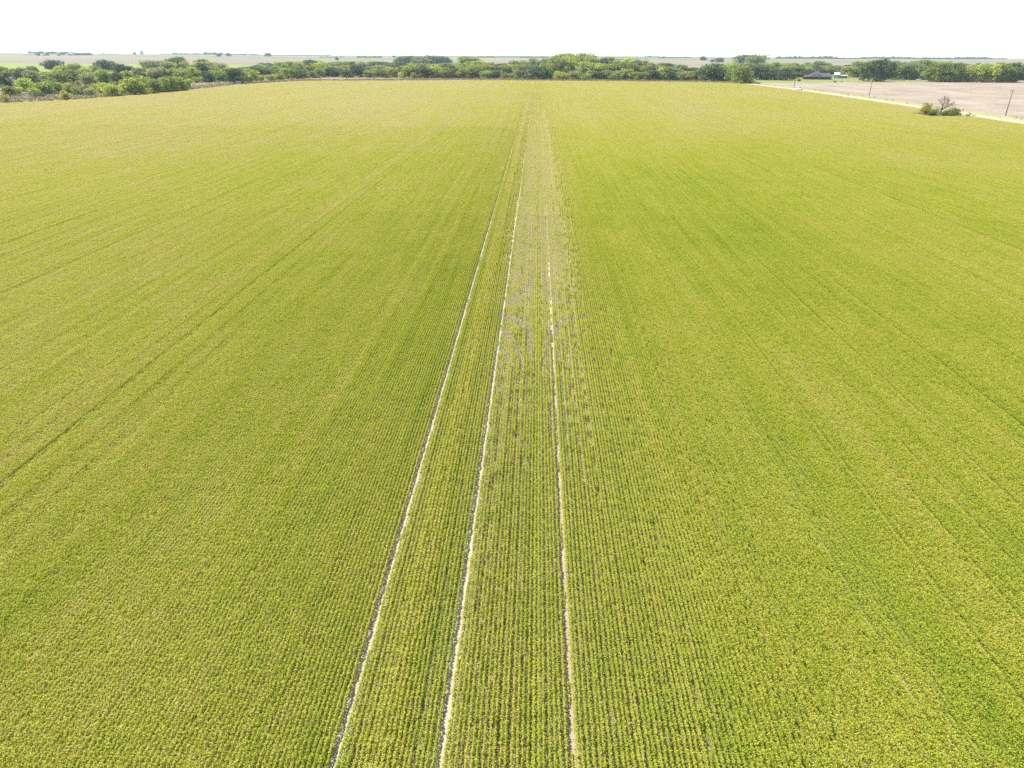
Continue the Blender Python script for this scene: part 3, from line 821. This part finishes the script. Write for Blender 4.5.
# labels: colour, form, place in its row and stretch of the belt
SEG = [(-50, 62, 'at the left edge'), (62, 128, 'of the left thicket'), (128, 200, 'beside the left thicket'), (200, 300, 'around the lone dark tree'),
       (300, 400, 'left of the tall clump'), (400, 500, 'under the tall clump'), (500, 600, 'behind the field tracks'), (600, 700, 'of the low belt'), (700, 800, 'left of the farmhouse'), (800, 888, 'behind the farmhouse'), (888, 1100, 'of the right grove')]
ORD = ['first', 'second', 'third', 'fourth', 'fifth', 'sixth', 'seventh', 'eighth', 'ninth', 'tenth', 'eleventh', 'twelfth', 'thirteenth', 'fourteenth', 'fifteenth', 'sixteenth']
for s0, s1, sw in SEG:
    for rw in ('front', 'second', 'third', 'far'):
        g_ = sorted([t for t in trees if s0 <= t[0] < s1 and t[1] == rw], key=lambda t: t[0])
        for k, (px_, _, o, cw, sh, kd) in enumerate(g_):
            place = {'front': 'front row', 'second': 'second row', 'third': 'third row', 'far': 'rear row'}[rw]
            lab = '%s %s %s, %s in the %s %s' % (cw, sh, kd, ORD[k], place, sw)
            tag(o, lab, kd, 'trees of the left thicket' if s1 <= 200 else 'trees along the far side of the field')
print('trees', len(trees))


# small far trees on the rise, each on its own, and the far woods
def far_mesh(name, items, mat):
    """many small far crowns as one mass"""
    cos, qs, hs, off = [], [], [], 0
    for (p, h, wd, sdv) in items:
        g = np.random.default_rng(sdv); n = 70
        d = g.normal(0, 1, (n, 3)); d /= np.linalg.norm(d, axis=1, keepdims=True); d[:, 2] = np.abs(d[:, 2])
        P = d * g.uniform(0.6, 1.0, n)[:, None] * np.array([wd / 2, wd / 2, h * 0.92]) + np.array(p)
        a = g.normal(0, 1, (n, 3)); a /= np.linalg.norm(a, axis=1, keepdims=True); b = np.cross(a, d); b /= np.maximum(np.linalg.norm(b, axis=1, keepdims=True), 1e-3)
        s = h * 0.16
        cos.append(np.stack([P - a * s, P + b * s, P + a * s, P - b * s], 1).reshape(-1, 3)); qs.append(off + np.arange(4 * n).reshape(n, 4)); off += 4 * n
        hs.append(np.clip(g.uniform(0.2, 0.8) + g.normal(0, 0.12, n), 0, 1))
    return np_mesh(name, np.concatenate(cos), np.concatenate(qs), {'hue': ('FACE', np.concatenate(hs))}, mat)


uo = link('undergrowth', far_mesh('undergrowth', UNDER, M['crown'])); uo.color = (0.13, 0.165, 0.042, 1)
tag(uo, 'low green undergrowth under the trees round the field', 'undergrowth', kind='stuff')
# (x from, x to, foot, height in pixels)
woods = [(29, 92, 54.6, 3.0), (70, 90, 54.4, 2.6), (100, 118, 54.2, 1.2), (160, 172, 53.6, 1.3), (172, 262, 54.4, 2.0), (205, 222, 54.6, 3.2), (262, 332, 54.8, 1.2), (358, 382, 57.6, 1.8), (478, 495, 57.5, 1.6), (495, 520, 57.3, 1.1), (520, 548, 57.6, 1.5), (612, 640, 57.6, 1.3), (645, 690, 57.6, 1.3),
         (776, 836, 58.6, 3.0), (836, 870, 58.8, 1.6), (862, 900, 58.6, 2.8), (900, 960, 58.6, 2.4), (955, 992, 58.8, 2.8), (985, 1008, 58.6, 1.6), (320, 345, 57.4, 1.0)]
items = []
for x0, x1, fy, hp in woods:
    xx = x0
    while xx < x1:
        p = at(xx, fy + random.uniform(-0.15, 0.15)); s1, s2 = pxscale(p)
        h = hp * random.uniform(0.6, 1.15) / s1; wd = random.uniform(2.5, 4.5) * max(0.6, hp / 2.4) / s2
        items.append(((p[0], p[1], p[2] - 0.5), h, wd, len(items))); xx += random.uniform(0.8, 1.6) * max(0.7, hp / 2.4)
wo = link('distant_woods', far_mesh('distant_woods', items, M['crown'])); wo.color = (0.055, 0.085, 0.045, 1)
tag(wo, 'blue hazy rows of far trees along the horizon', 'woods', kind='stuff')
far_names = {135: 'small lone dark tree on the pale rise above the left thicket', 238: 'lone far tree below the long horizon wood, left one of two', 228.5: 'lone far tree leaning against the horizon wood left of two', 268: 'dark far tree at the right end of the horizon wood', 394: 'small lone far tree left of the tall far clump'}
for (x_, y_, h_, w_) in [(135, 55.2, 2.4, 2.4), (228.5, 56.2, 3.4, 4), (219, 56.5, 3.2, 4), (268, 56.4, 3.4, 5.5), (394, 57.4, 2.0, 2.4)]:
    lab = far_names.get(x_, 'lone far tree in front of the highest part of the horizon wood')
    tree(x_, y_, h_, w_, 'B', 'round', label=lab, cat='tree', group='lone far trees')


# ------------------------------------------------------------------ dead trees
def branching(mb, rnd, p, d, r, ln, depth, spread):
    q = p + d * ln; m = (p + q) / 2 + Vector((rnd.uniform(-1, 1), rnd.uniform(-1, 1), rnd.uniform(-0.3, 0.6))) * ln * 0.07
    mb.tube([p, m, q], [r, r * 0.82, r * 0.66], 6 if depth > 2 else 4)
    if depth == 0: return
    for k in range(rnd.choice([2, 3, 3]) if depth > 1 else 3):
        nd = (d + Vector((rnd.uniform(-1, 1), rnd.uniform(-1, 1), rnd.uniform(-0.35, 0.7))) * spread).normalized()
        branching(mb, rnd, m.lerp(q, rnd.uniform(0.3, 1.0)), nd, r * 0.6, ln * rnd.uniform(0.6, 0.85), depth - 1, spread)


def bare_tree(px, py, hpx, mat, seed, lean, depth, label, spread=0.85):
    p = at(px, py); s1, _ = pxscale(p); h = float(hpx / s1)
    t = empty('bare_tree', p); rnd = random.Random(seed)
    mb = MB(); v0 = Vector((0, 0, -0.1)); v1 = Vector((lean * 0.06 * h, 0, 0.26 * h))
    mb.tube([v0, v0.lerp(v1, 0.5), v1], [0.044 * h, 0.036 * h, 0.030 * h], 8); mb.build('trunk', mat, t, True)
    cb = MB()
    for k in range(5):
        d = Vector((lean * 0.25 + rnd.uniform(-0.7, 0.8), rnd.uniform(-0.7, 0.7), rnd.uniform(0.5, 1.1))).normalized()
        branching(cb, rnd, v0.lerp(v1, rnd.uniform(0.75, 1.0)), d, 0.021 * h, h * 0.31, depth, spread)
    cb.build('crown', mat, t, True)
    return tag(t, label, 'bare tree')


bare_tree(939, 115.0, 19, M['grey_bark'], 5, 0.7, 4, 'leafless grey brown tree between two bushes beside the gravel road')
bare_tree(14.5, 88, 15, M['pale_bark'], 11, -0.4, 2, 'pale dead snag with bare limbs in the thicket at the left edge', 0.9)
# bushes round the bare tree by the road
tree(925, 115.2, 12, 8, 'Y', 'shrub', label='tall yellow green bush left of the bare tree by the road', cat='bush', group='bushes beside the road')
tree(931.5, 115.8, 8.5, 9, 'O', 'shrub', label='low grey green bush tucked between the yellow bush and the bare tree', cat='bush', group='bushes beside the road')
tree(951, 116.6, 9, 10.5, 'M', 'shrub', label='rounded mid green bush right of the bare tree by the road', cat='bush', group='bushes beside the road')
tree(944.5, 116.4, 5.5, 7, 'O', 'shrub', label='small low bush at the foot of the bare tree, left of the rounded bush', cat='bush', group='bushes beside the road')
tree(799, 81.3, 2.2, 2.6, 'D', 'shrub', label='small dark round bush on the lawn left of the farmhouse', cat='bush', group='bushes on the lawn')
tree(834.8, 82.3, 1.8, 2.2, 'D', 'shrub', label='small dark bush on the lawn edge in front of the barn', cat='bush', group='bushes on the lawn')
tree(841.5, 82.2, 1.1, 2.0, 'M', 'shrub', label='tiny low bush on the lawn edge right of the dark one', cat='bush', group='bushes on the lawn')

# ------------------------------------------------------------------ rough dry weeds round the field
P_ = []
while len(P_) < 9000:
    px_ = random.uniform(-20, 760); y0 = float(np.interp(px_, [0, 90, 190, 240, 300, 470, 700, 760], [103.5, 99, 90, 84.3, 81, 80.2, 82, 84.5]))
    py_ = y0 - abs(random.gauss(0, 1)) * (6 if px_ < 120 else 3.0 if px_ < 240 else 0.9)
    p = at(px_, py_)
    if crop_inside(p[0], p[1]) or (abs(p[0] - road_x(p[1])) < 5): continue
    P_.append((p[0], p[1], p[2]))
for i in range(60):
    y_ = random.uniform(180, 690); sgn = random.random()
    off = random.uniform(4.6, 11)
    P_.append((road_x(y_) + off, y_, 0.0))
for i in range(90):
    a_ = random.uniform(0, 6.28); r_ = math.sqrt(random.random())
    P_.append((172 + 12.5 * r_ * math.cos(a_), 316 + 8.6 * r_ * math.sin(a_), 0.0))
P_ = np.array(P_); n = len(P_)
P3 = np.repeat(P_, 3, 0); th = rng.uniform(0, 6.28, 3 * n); hh = rng.uniform(0.25, 0.95, 3 * n); ww = rng.uniform(0.2, 0.6, 3 * n)
ax = np.stack([np.cos(th), np.sin(th), 0 * th], 1); P3 = P3 + np.stack([rng.normal(0, 0.3, 3 * n), rng.normal(0, 0.3, 3 * n), 0 * th], 1)
tip = np.stack([rng.normal(0, 0.2, 3 * n), rng.normal(0, 0.2, 3 * n), hh], 1)
co = np.stack([P3 - ax * ww[:, None] / 2, P3 + ax * ww[:, None] / 2, P3 + ax * ww[:, None] * 0.3 + tip, P3 - ax * ww[:, None] * 0.3 + tip], 1).reshape(-1, 3)
wd_ = link('weeds', np_mesh('weeds', co, np.arange(12 * n).reshape(3 * n, 4), {'hue': ('FACE', rng.uniform(0, 1, 3 * n))}, M['straw']))
tag(wd_, 'dry rough weeds along the field margins and the road verge', 'weeds', kind='stuff')


# ------------------------------------------------------------------ utility poles and wires
def make_pole():
    t = empty('utility_pole', (0, 0, 0))
    MB().tube([(0, 0, -0.3), (0, 0, 5), (0, 0, 10.3)], [0.19, 0.165, 0.13], 10).build('post', M['pole'], t, True)
    MB().box(-1.0, 1.0, 0.17, 0.29, 9.64, 9.78, 0.015).build('crossarm', M['pole'], t)
    for s in (-1, 1):
        MB().tube([(s * 0.75, 0.235, 9.60), (s * 0.06, 0.155, 8.9)], [0.025, 0.025], 6).build('brace', M['pole'], t)
        MB().tube([(s * 0.9, 0.235, 9.78), (s * 0.9, 0.235, 9.86), (s * 0.9, 0.235, 9.94)], [0.03, 0.07, 0.04], 8).build('insulator', M['insulator'], t, True)
    MB().tube([(0, 0, 10.30), (0, 0, 10.38), (0, 0, 10.46)], [0.03, 0.07, 0.04], 8).build('insulator', M['insulator'], t, True)
    return t


def copy_tree(o, parent=None):
    c = o.copy(); C.objects.link(c); c.parent = parent
    for ch in list(o.children): copy_tree(ch, c)
    return c


pole0 = make_pole()
pole_spots = [(197.1, 315.3, 'wooden utility pole nearest the right edge of the photo, beside the gravel road'), (209.5, 475.8, 'wooden utility pole by the road in front of the big dark tree'), (205.8, 605.4, 'small far utility pole beside the white vehicle on the road'), (193.5, 160.0, 'wooden utility pole out of frame along the road')]
poles = []
for i, (x_, y_, lab) in enumerate(pole_spots[:3]):
    o = pole0 if i == 0 else copy_tree(pole0)
    o.location = (x_, y_, 0); o.rotation_euler = (0, 0, 0.03)
    tag(o, lab, 'pole', 'utility poles along the gravel road'); poles.append(o)
wb = MB(); line = [(193.0, 160.0)] + [(a, b) for a, b, _ in pole_spots[:3]] + [(198.0, 735.0)]
for dx, zz in ((-0.9, 9.95), (0.9, 9.95), (0, 10.47)):
    for (xa, ya), (xb, yb) in zip(line[:-1], line[1:]):
        pts = []
        for k in range(9):
            f_ = k / 8; pts.append((xa + (xb - xa) * f_ + dx, ya + (yb - ya) * f_ + (0.24 if dx else 0), zz - 4 * 1.0 * f_ * (1 - f_)))
        wb.tube(pts, [0.026] * 9, 4)
tag(wb.build('power_line', M['wire']), 'thin slack wires strung between the utility poles', 'power line')


# ------------------------------------------------------------------ vehicles
def vehicle(name, loc, rz, paint, label, pickup=False):
    t = empty(name, loc, rz)
    # side outline (y forward, z up) of an off-road car or pickup
    if pickup:
        low = [(-2.75, 0.45), (2.7, 0.45), (2.78, 0.62), (2.72, 1.02), (1.35, 1.14), (-0.55, 1.14), (-2.75, 1.12)]
        cab = [(1.45, 1.13), (0.75, 1.80), (-0.40, 1.83), (-0.62, 1.13)]
    else:
        low = [(-2.35, 0.42), (2.35, 0.42), (2.45, 0.62), (2.38, 0.98), (1.15, 1.10), (-2.32, 1.10), (-2.42, 0.72)]
        cab = [(1.25, 1.09), (0.45, 1.74), (-2.0, 1.77), (-2.28, 1.09)]
    mb = MB(); mb.prism_x(low, -0.95, 0.95)
    bmesh.ops.bevel(mb.bm, geom=[e for e in mb.bm.edges], offset=0.06, segments=2, affect='EDGES')
    cabv = MB()
    n_ = len(cab)
    vv = []
    for s in (-1, 1):
        vv.append([cabv.bm.verts.new((s * (0.90 if z < 1.3 else 0.74), y, z)) for y, z in cab])
    for i in range(n_): cabv.bm.faces.new((vv[0][i], vv[0][(i + 1) % n_], vv[1][(i + 1) % n_], vv[1][i]))
    cabv.bm.faces.new(vv[0][::-1]); cabv.bm.faces.new(vv[1])
    bmesh.ops.bevel(cabv.bm, geom=[e for e in cabv.bm.edges], offset=0.05, segments=2, affect='EDGES')
    body = mb.build('body', paint, t, False)
    cabv.build('cabin', paint, t, False)
    def win(a, b, name_='window'):
        MB().poly(a, [tuple(range(len(a)))]).build(name_, M['glass'], t)
    y1, z1 = cab[0]; y2, z2 = cab[1]
    f1, f2 = 0.12, 0.9
    def on(f_): return (y1 + (y2 - y1) * f_ + 0.03, z1 + (z2 - z1) * f_ + 0.03)
    a0, a1 = on(f1), on(f2)
    win([(-0.80, *a0), (0.80, *a0), (0.68, *a1), (-0.68, *a1)], None, 'windscreen')
    for s in (-1, 1):
        ya, yb = (0.95, 0.45) if not pickup else (1.1, 0.6)
        yr = -0.35 if pickup else -0.55
        win([(s * 0.912, ya, 1.18), (s * 0.912, yr, 1.18), (s * 0.785, yr, 1.64), (s * 0.785, yb, 1.62)], None)
        if not pickup:
            win([(s * 0.912, -0.68, 1.18), (s * 0.912, -2.05, 1.18), (s * 0.785, -1.88, 1.64), (s * 0.785, -0.68, 1.64)], None)
        fy = low[2][0] - 0.015
        MB().box(s * 0.72 - 0.17, s * 0.72 + 0.17, fy - 0.05, fy + 0.02, 0.70, 0.90, 0.02).build('headlight', M['lamp'], t)
        MB().box(s * 0.82 - 0.08, s * 0.82 + 0.08, low[0][0] - 0.10, low[0][0] - 0.0, 0.78, 1.02, 0.02).build('tail_light', M['red_lamp'], t)
        for wy in (1.52, -1.48) if not pickup else (1.75, -1.7):
            wh = empty('wheel', (s * 0.86, wy, 0.38)); wh.parent = t
            MB().tube([(-0.12, 0, 0), (-0.10, 0, 0), (0.10, 0, 0), (0.12, 0, 0)], [0.33, 0.38, 0.38, 0.33], 20).build('tyre', M['rubber'], wh)
            MB().tube([(s * 0.10, 0, 0), (s * 0.13, 0, 0)], [0.22, 0.20], 14).build('rim', M['steel'], wh)
    MB().box(-0.5, 0.5, low[2][0] - 0.06, low[2][0] + 0.012, 0.68, 0.88, 0.02).build('grille', M['black'], t)
    MB().box(-0.93, 0.93, low[2][0] - 0.12, low[2][0] + 0.06, 0.42, 0.60, 0.04).build('bumper', M['black'], t)
    if pickup:
        MB().box(-0.80, 0.80, -2.66, -0.72, 1.122, 1.135).build('bed_liner', M['black'], t)
    return tag(t, label, 'car' if not pickup else 'pickup')


vehicle('parked_car', (road_x(556) + 0.2, 556, 0.105), -2.7, M['white_paint'], 'white off-road car with dark front standing on the gravel road').scale = (1.08, 1.08, 1.08)
p = at(902.3, 80.6); vehicle('pickup_truck', (p[0], p[1], 0.0), 1.4, M['grey_paint'], 'grey blue pickup parked in the shade of the grove trees', True)
p = at(919.2, 80.4); vehicle('parked_car', (p[0], p[1], 0.0), 1.75, M['white_paint'], 'white car parked in the shade left of the small white shed')


# ------------------------------------------------------------------ buildings
def window(parent, x, y, z, w_, h_, face=-1, wallmat=None):
    f = MB().box(x - w_ / 2 - 0.08, x + w_ / 2 + 0.08, y + face * 0.05 - 0.03, y + face * 0.05 + 0.03, z - 0.08, z + h_ + 0.08).build('window', M['wood_post'], parent)
    MB().box(x - w_ / 2, x + w_ / 2, y + face * 0.095 - 0.012, y + face * 0.095 + 0.012, z, z + h_).build('pane', M['glass'], f)


def hip(mb, x0, x1, y0, y1, z0, z1, inset):
    ym = (y0 + y1) / 2
    mb.poly([(x0, y0, z0), (x1, y0, z0), (x1, y1, z0), (x0, y1, z0), (x0 + inset, ym, z1), (x1 - inset, ym, z1), (x0, y0, z0 - .25), (x1, y0, z0 - .25), (x1, y1, z0 - .25), (x0, y1, z0 - .25)],
            [(0, 1, 5, 4), (2, 3, 4, 5), (1, 2, 5), (3, 0, 4), (0, 6, 7, 1), (1, 7, 8, 2), (2, 8, 9, 3), (3, 9, 6, 0), (6, 9, 8, 7)])


p = at(818.5, 79.6); hs = empty('farmhouse', (p[0], p[1], 0.0), -0.25)
MB().box(-8, 13, 2.4, 12, 0, 3.0).build('wall', M['wall_brown'], hs)
rb = MB(); hip(rb, -10.2, 14.2, 0.0, 13.0, 3.05, 6.5, 3.4); main_roof = rb.build('roof', M['roof_brown'], hs)
r2 = MB(); hip(r2, -7.2, 2.8, 1.6, 12.3, 4.6, 8.6, 3.6); r2.build('upper_roof', M['roof_brown'], main_roof)
MB().box(7.0, 7.9, 7, 7.9, 4.4, 6.9).build('chimney', M['wall_brown'], main_roof)
r3 = MB(); hip(r3, -15.5, -9.6, 3.0, 11.5, 2.5, 4.3, 2.2); r3.build('wing_roof', M['roof_brown'], main_roof)
MB().box(-15.0, -8.03, 3.6, 11, 0, 2.4).build('garage_wing', M['wall_brown'], hs)
for xx in (-7.6, -3.2, 1.2, 5.6, 9.6, 13.4): MB().box(xx - 0.1, xx + 0.1, 0.35, 0.55, 0, 2.78).build('porch_post', M['wood_post'], hs)
dr = MB().box(-0.6, 0.5, 2.31, 2.38, 0.05, 2.2).build('door', M['wood_post'], hs); MB().box(0.3, 0.42, 2.24, 2.305, 1.05, 1.12).build('handle', M['steel'], dr)
for xx in (-6, -3.4, 3.2, 6.2, 9.6, 12): window(hs, xx, 2.39, 0.9, 1.3, 1.2)
tag(hs, 'long dark farmhouse with grey brown hip roof and deep shaded porch', 'house')

p = at(840.5, 78.4); bn = empty('barn', (p[0], p[1], 0.0), -0.3)
bw = MB(); bw.prism_x([(0, 0), (9, 0), (9, 3.6), (4.5, 6.0), (0, 3.6)], -7, -1.5); bw.prism_x([(0.4, 0), (8, 0), (8, 3.2), (0.4, 2.55)], -1.497, 7); bw.build('wall', M['green_wall'], bn)
br = MB()
for xa, xb, pro in ((-7.5, -1.1, ((-0.7, 3.40), (4.5, 6.18))), (-7.5, -1.1, ((9.7, 3.40), (4.5, 6.18))), (-1.097, 7.5, ((-0.6, 2.62), (8.4, 3.36)))):
    (ya, za), (yb, zb) = pro
    br.poly([(xa, ya, za), (xb, ya, za), (xb, yb, zb), (xa, yb, zb), (xa, ya, za + .16), (xb, ya, za + .16), (xb, yb, zb + .16), (xa, yb, zb + .16)], [(0, 1, 2, 3), (4, 5, 6, 7), (0, 1, 5, 4), (1, 2, 6, 5), (2, 3, 7, 6), (3, 0, 4, 7)])
br.build('roof', M['white_metal'], bn)
sd_ = MB().box(-6, -3, -0.10, -0.02, 0.02, 2.9).build('sliding_door', M['white_metal'], bn)
MB().box(-3.4, -3.3, -0.16, -0.105, 1.2, 1.5).build('handle', M['steel'], sd_)
window(bn, 1.5, 0.38, 1.0, 1.1, 0.9); window(bn, 5, 0.38, 1.0, 1.1, 0.9)
tag(bn, 'small barn with white metal roof and low lean-to right of the farmhouse', 'barn')


def shed(px_, py_, wx, dy, hz, rise, wallm, roofm, rz, label, name='shed'):
    p = at(px_, py_); t = empty(name, (p[0], p[1], p[2]), rz)
    m = MB(); m.prism_x([(0, 0), (dy, 0), (dy, hz), (dy / 2, hz + rise), (0, hz)], -wx / 2, wx / 2); m.build('wall', wallm, t)
    m = MB(); e = 0.3
    for ya, yb in ((-e, dy / 2), (dy + e, dy / 2)):
        sl = rise / (dy / 2); za = hz - sl * e + 0.03; zb = hz + rise + 0.03
        m.poly([(-wx / 2 - e, ya, za), (wx / 2 + e, ya, za), (wx / 2 + e, yb, zb), (-wx / 2 - e, yb, zb), (-wx / 2 - e, ya, za + .08), (wx / 2 + e, ya, za + .08), (wx / 2 + e, yb, zb + .08), (-wx / 2 - e, yb, zb + .08)], [(0, 1, 2, 3), (4, 5, 6, 7), (0, 1, 5, 4), (1, 2, 6, 5), (2, 3, 7, 6), (3, 0, 4, 7)])
    m.build('roof', roofm, t)
    d = MB().box(-0.5, 0.5, -0.06, -0.01, 0.02, min(2.0, hz - 0.15)).build('door', M['wood_post'], t); MB().box(0.3, 0.4, -0.11, -0.065, 0.95, 1.05).build('handle', M['steel'], d)
    return tag(t, label, 'shed')


shed(924.7, 79.8, 3.4, 3.0, 2.6, 0.9, M['white_metal'], M['white_metal'], -0.4, 'small white shed between the grove trees, right of the parked white car')
shed(861.5, 80.0, 5.5, 4.0, 2.2, 0.9, M['red_wall'], M['roof_brown'], -0.3, 'low rusty shed in the shade left of the big dark tree')
shed(238.3, 83.9, 3.6, 2.2, 1.5, 0.3, M['white_metal'], M['white_metal'], 0.1, 'little white shed at the foot of the lone dark tree')
# far white sheds on the rise at the left and the pale grain elevator on the horizon
shed(28, 55.0, 46, 18, 3.6, 1.4, M['concrete'], M['white_metal'], 0.05, 'long white far shed at the left end of the horizon woods', 'far_shed')
shed(70, 55.2, 20, 14, 5, 2, M['concrete'], M['white_metal'], 0.05, 'small pale far shed under the right part of the left horizon wood', 'far_shed')
p = at(142, 54.8); s1, s2 = pxscale(p); el = empty('grain_elevator', p)
hh_ = 3.6 / s1; ww_ = 4.2 / s2
eb = MB()
for k in range(5): eb.tube([(ww_ * (-0.4 + 0.2 * k), 0, 0), (ww_ * (-0.4 + 0.2 * k), 0, hh_ * 0.78)], [ww_ * 0.098] * 2, 14)
eb.build('silo_bank', M['concrete'], el); MB().box(-ww_ * 0.36, ww_ * 0.36, -ww_ * 0.08, ww_ * 0.08, hh_ * 0.783, hh_).build('head_house', M['concrete'], el)
tag(el, 'pale hazy grain elevator standing on the horizon at the left', 'elevator')

# propane tank under the big dark tree; log under the left shrubs
p = at(865.4, 80.8); tk = empty('propane_tank', (p[0], p[1], 0), 0.2)
MB().tube([(-1.6, 0, 0.95), (-1.5, 0, 0.95), (-1.25, 0, 0.95), (1.25, 0, 0.95), (1.5, 0, 0.95), (1.6, 0, 0.95)], [0.12, 0.36, 0.52, 0.52, 0.36, 0.12], 16).build('tank', M['white_paint'], tk, True)
for s in (-0.9, 0.9): MB().box(s - 0.1, s + 0.1, -0.4, 0.4, 0, 0.50).build('leg', M['concrete'], tk)
tag(tk, 'small white tank on short legs under the big dark tree', 'tank')
p = at(26, 94.2); lg = empty('fallen_log', (p[0], p[1], 0), 0.15)
MB().tube([(-2.6, 0, 0.5), (-1, 0.1, 0.52), (1.2, 0, 0.5), (2.6, -0.1, 0.42)], [0.45, 0.42, 0.40, 0.3], 10).build('log', M['pale_bark'], lg, True)
MB().tube([(0.6, 0, 0.7), (1.2, 0.3, 1.3), (1.5, 0.4, 1.9)], [0.16, 0.1, 0.05], 7).build('branch_stub', M['pale_bark'], lg, True)
tag(lg, 'pale fallen log under the shrubs at the left edge', 'log')

# ------------------------------------------------------------------ the air
hb = MB().box(-9500, 9500, -2000, 9900, -6, 60)
hz = bpy.data.materials.new('haze_air'); hz.use_nodes = True; t_ = hz.node_tree; t_.nodes.clear()
o_ = t_.nodes.new('ShaderNodeOutputMaterial'); v_ = t_.nodes.new('ShaderNodeVolumePrincipled')
v_.inputs['Color'].default_value = (0.68, 0.80, 1.0, 1); v_.inputs['Density'].default_value = 0.62e-4; v_.inputs['Anisotropy'].default_value = 0.2
t_.links.new(v_.outputs[0], o_.inputs['Volume'])
ho = hb.build('haze', hz); tag(ho, 'thin pale blue haze over the far land', 'haze', kind='stuff')

# ------------------------------------------------------------------ render settings
cy = sc.cycles
cy.use_denoising = False
cy.max_bounces = 6; cy.diffuse_bounces = 3; cy.glossy_bounces = 2; cy.transmission_bounces = 3; cy.volume_bounces = 1; cy.transparent_max_bounces = 4
cy.sample_clamp_indirect = 6
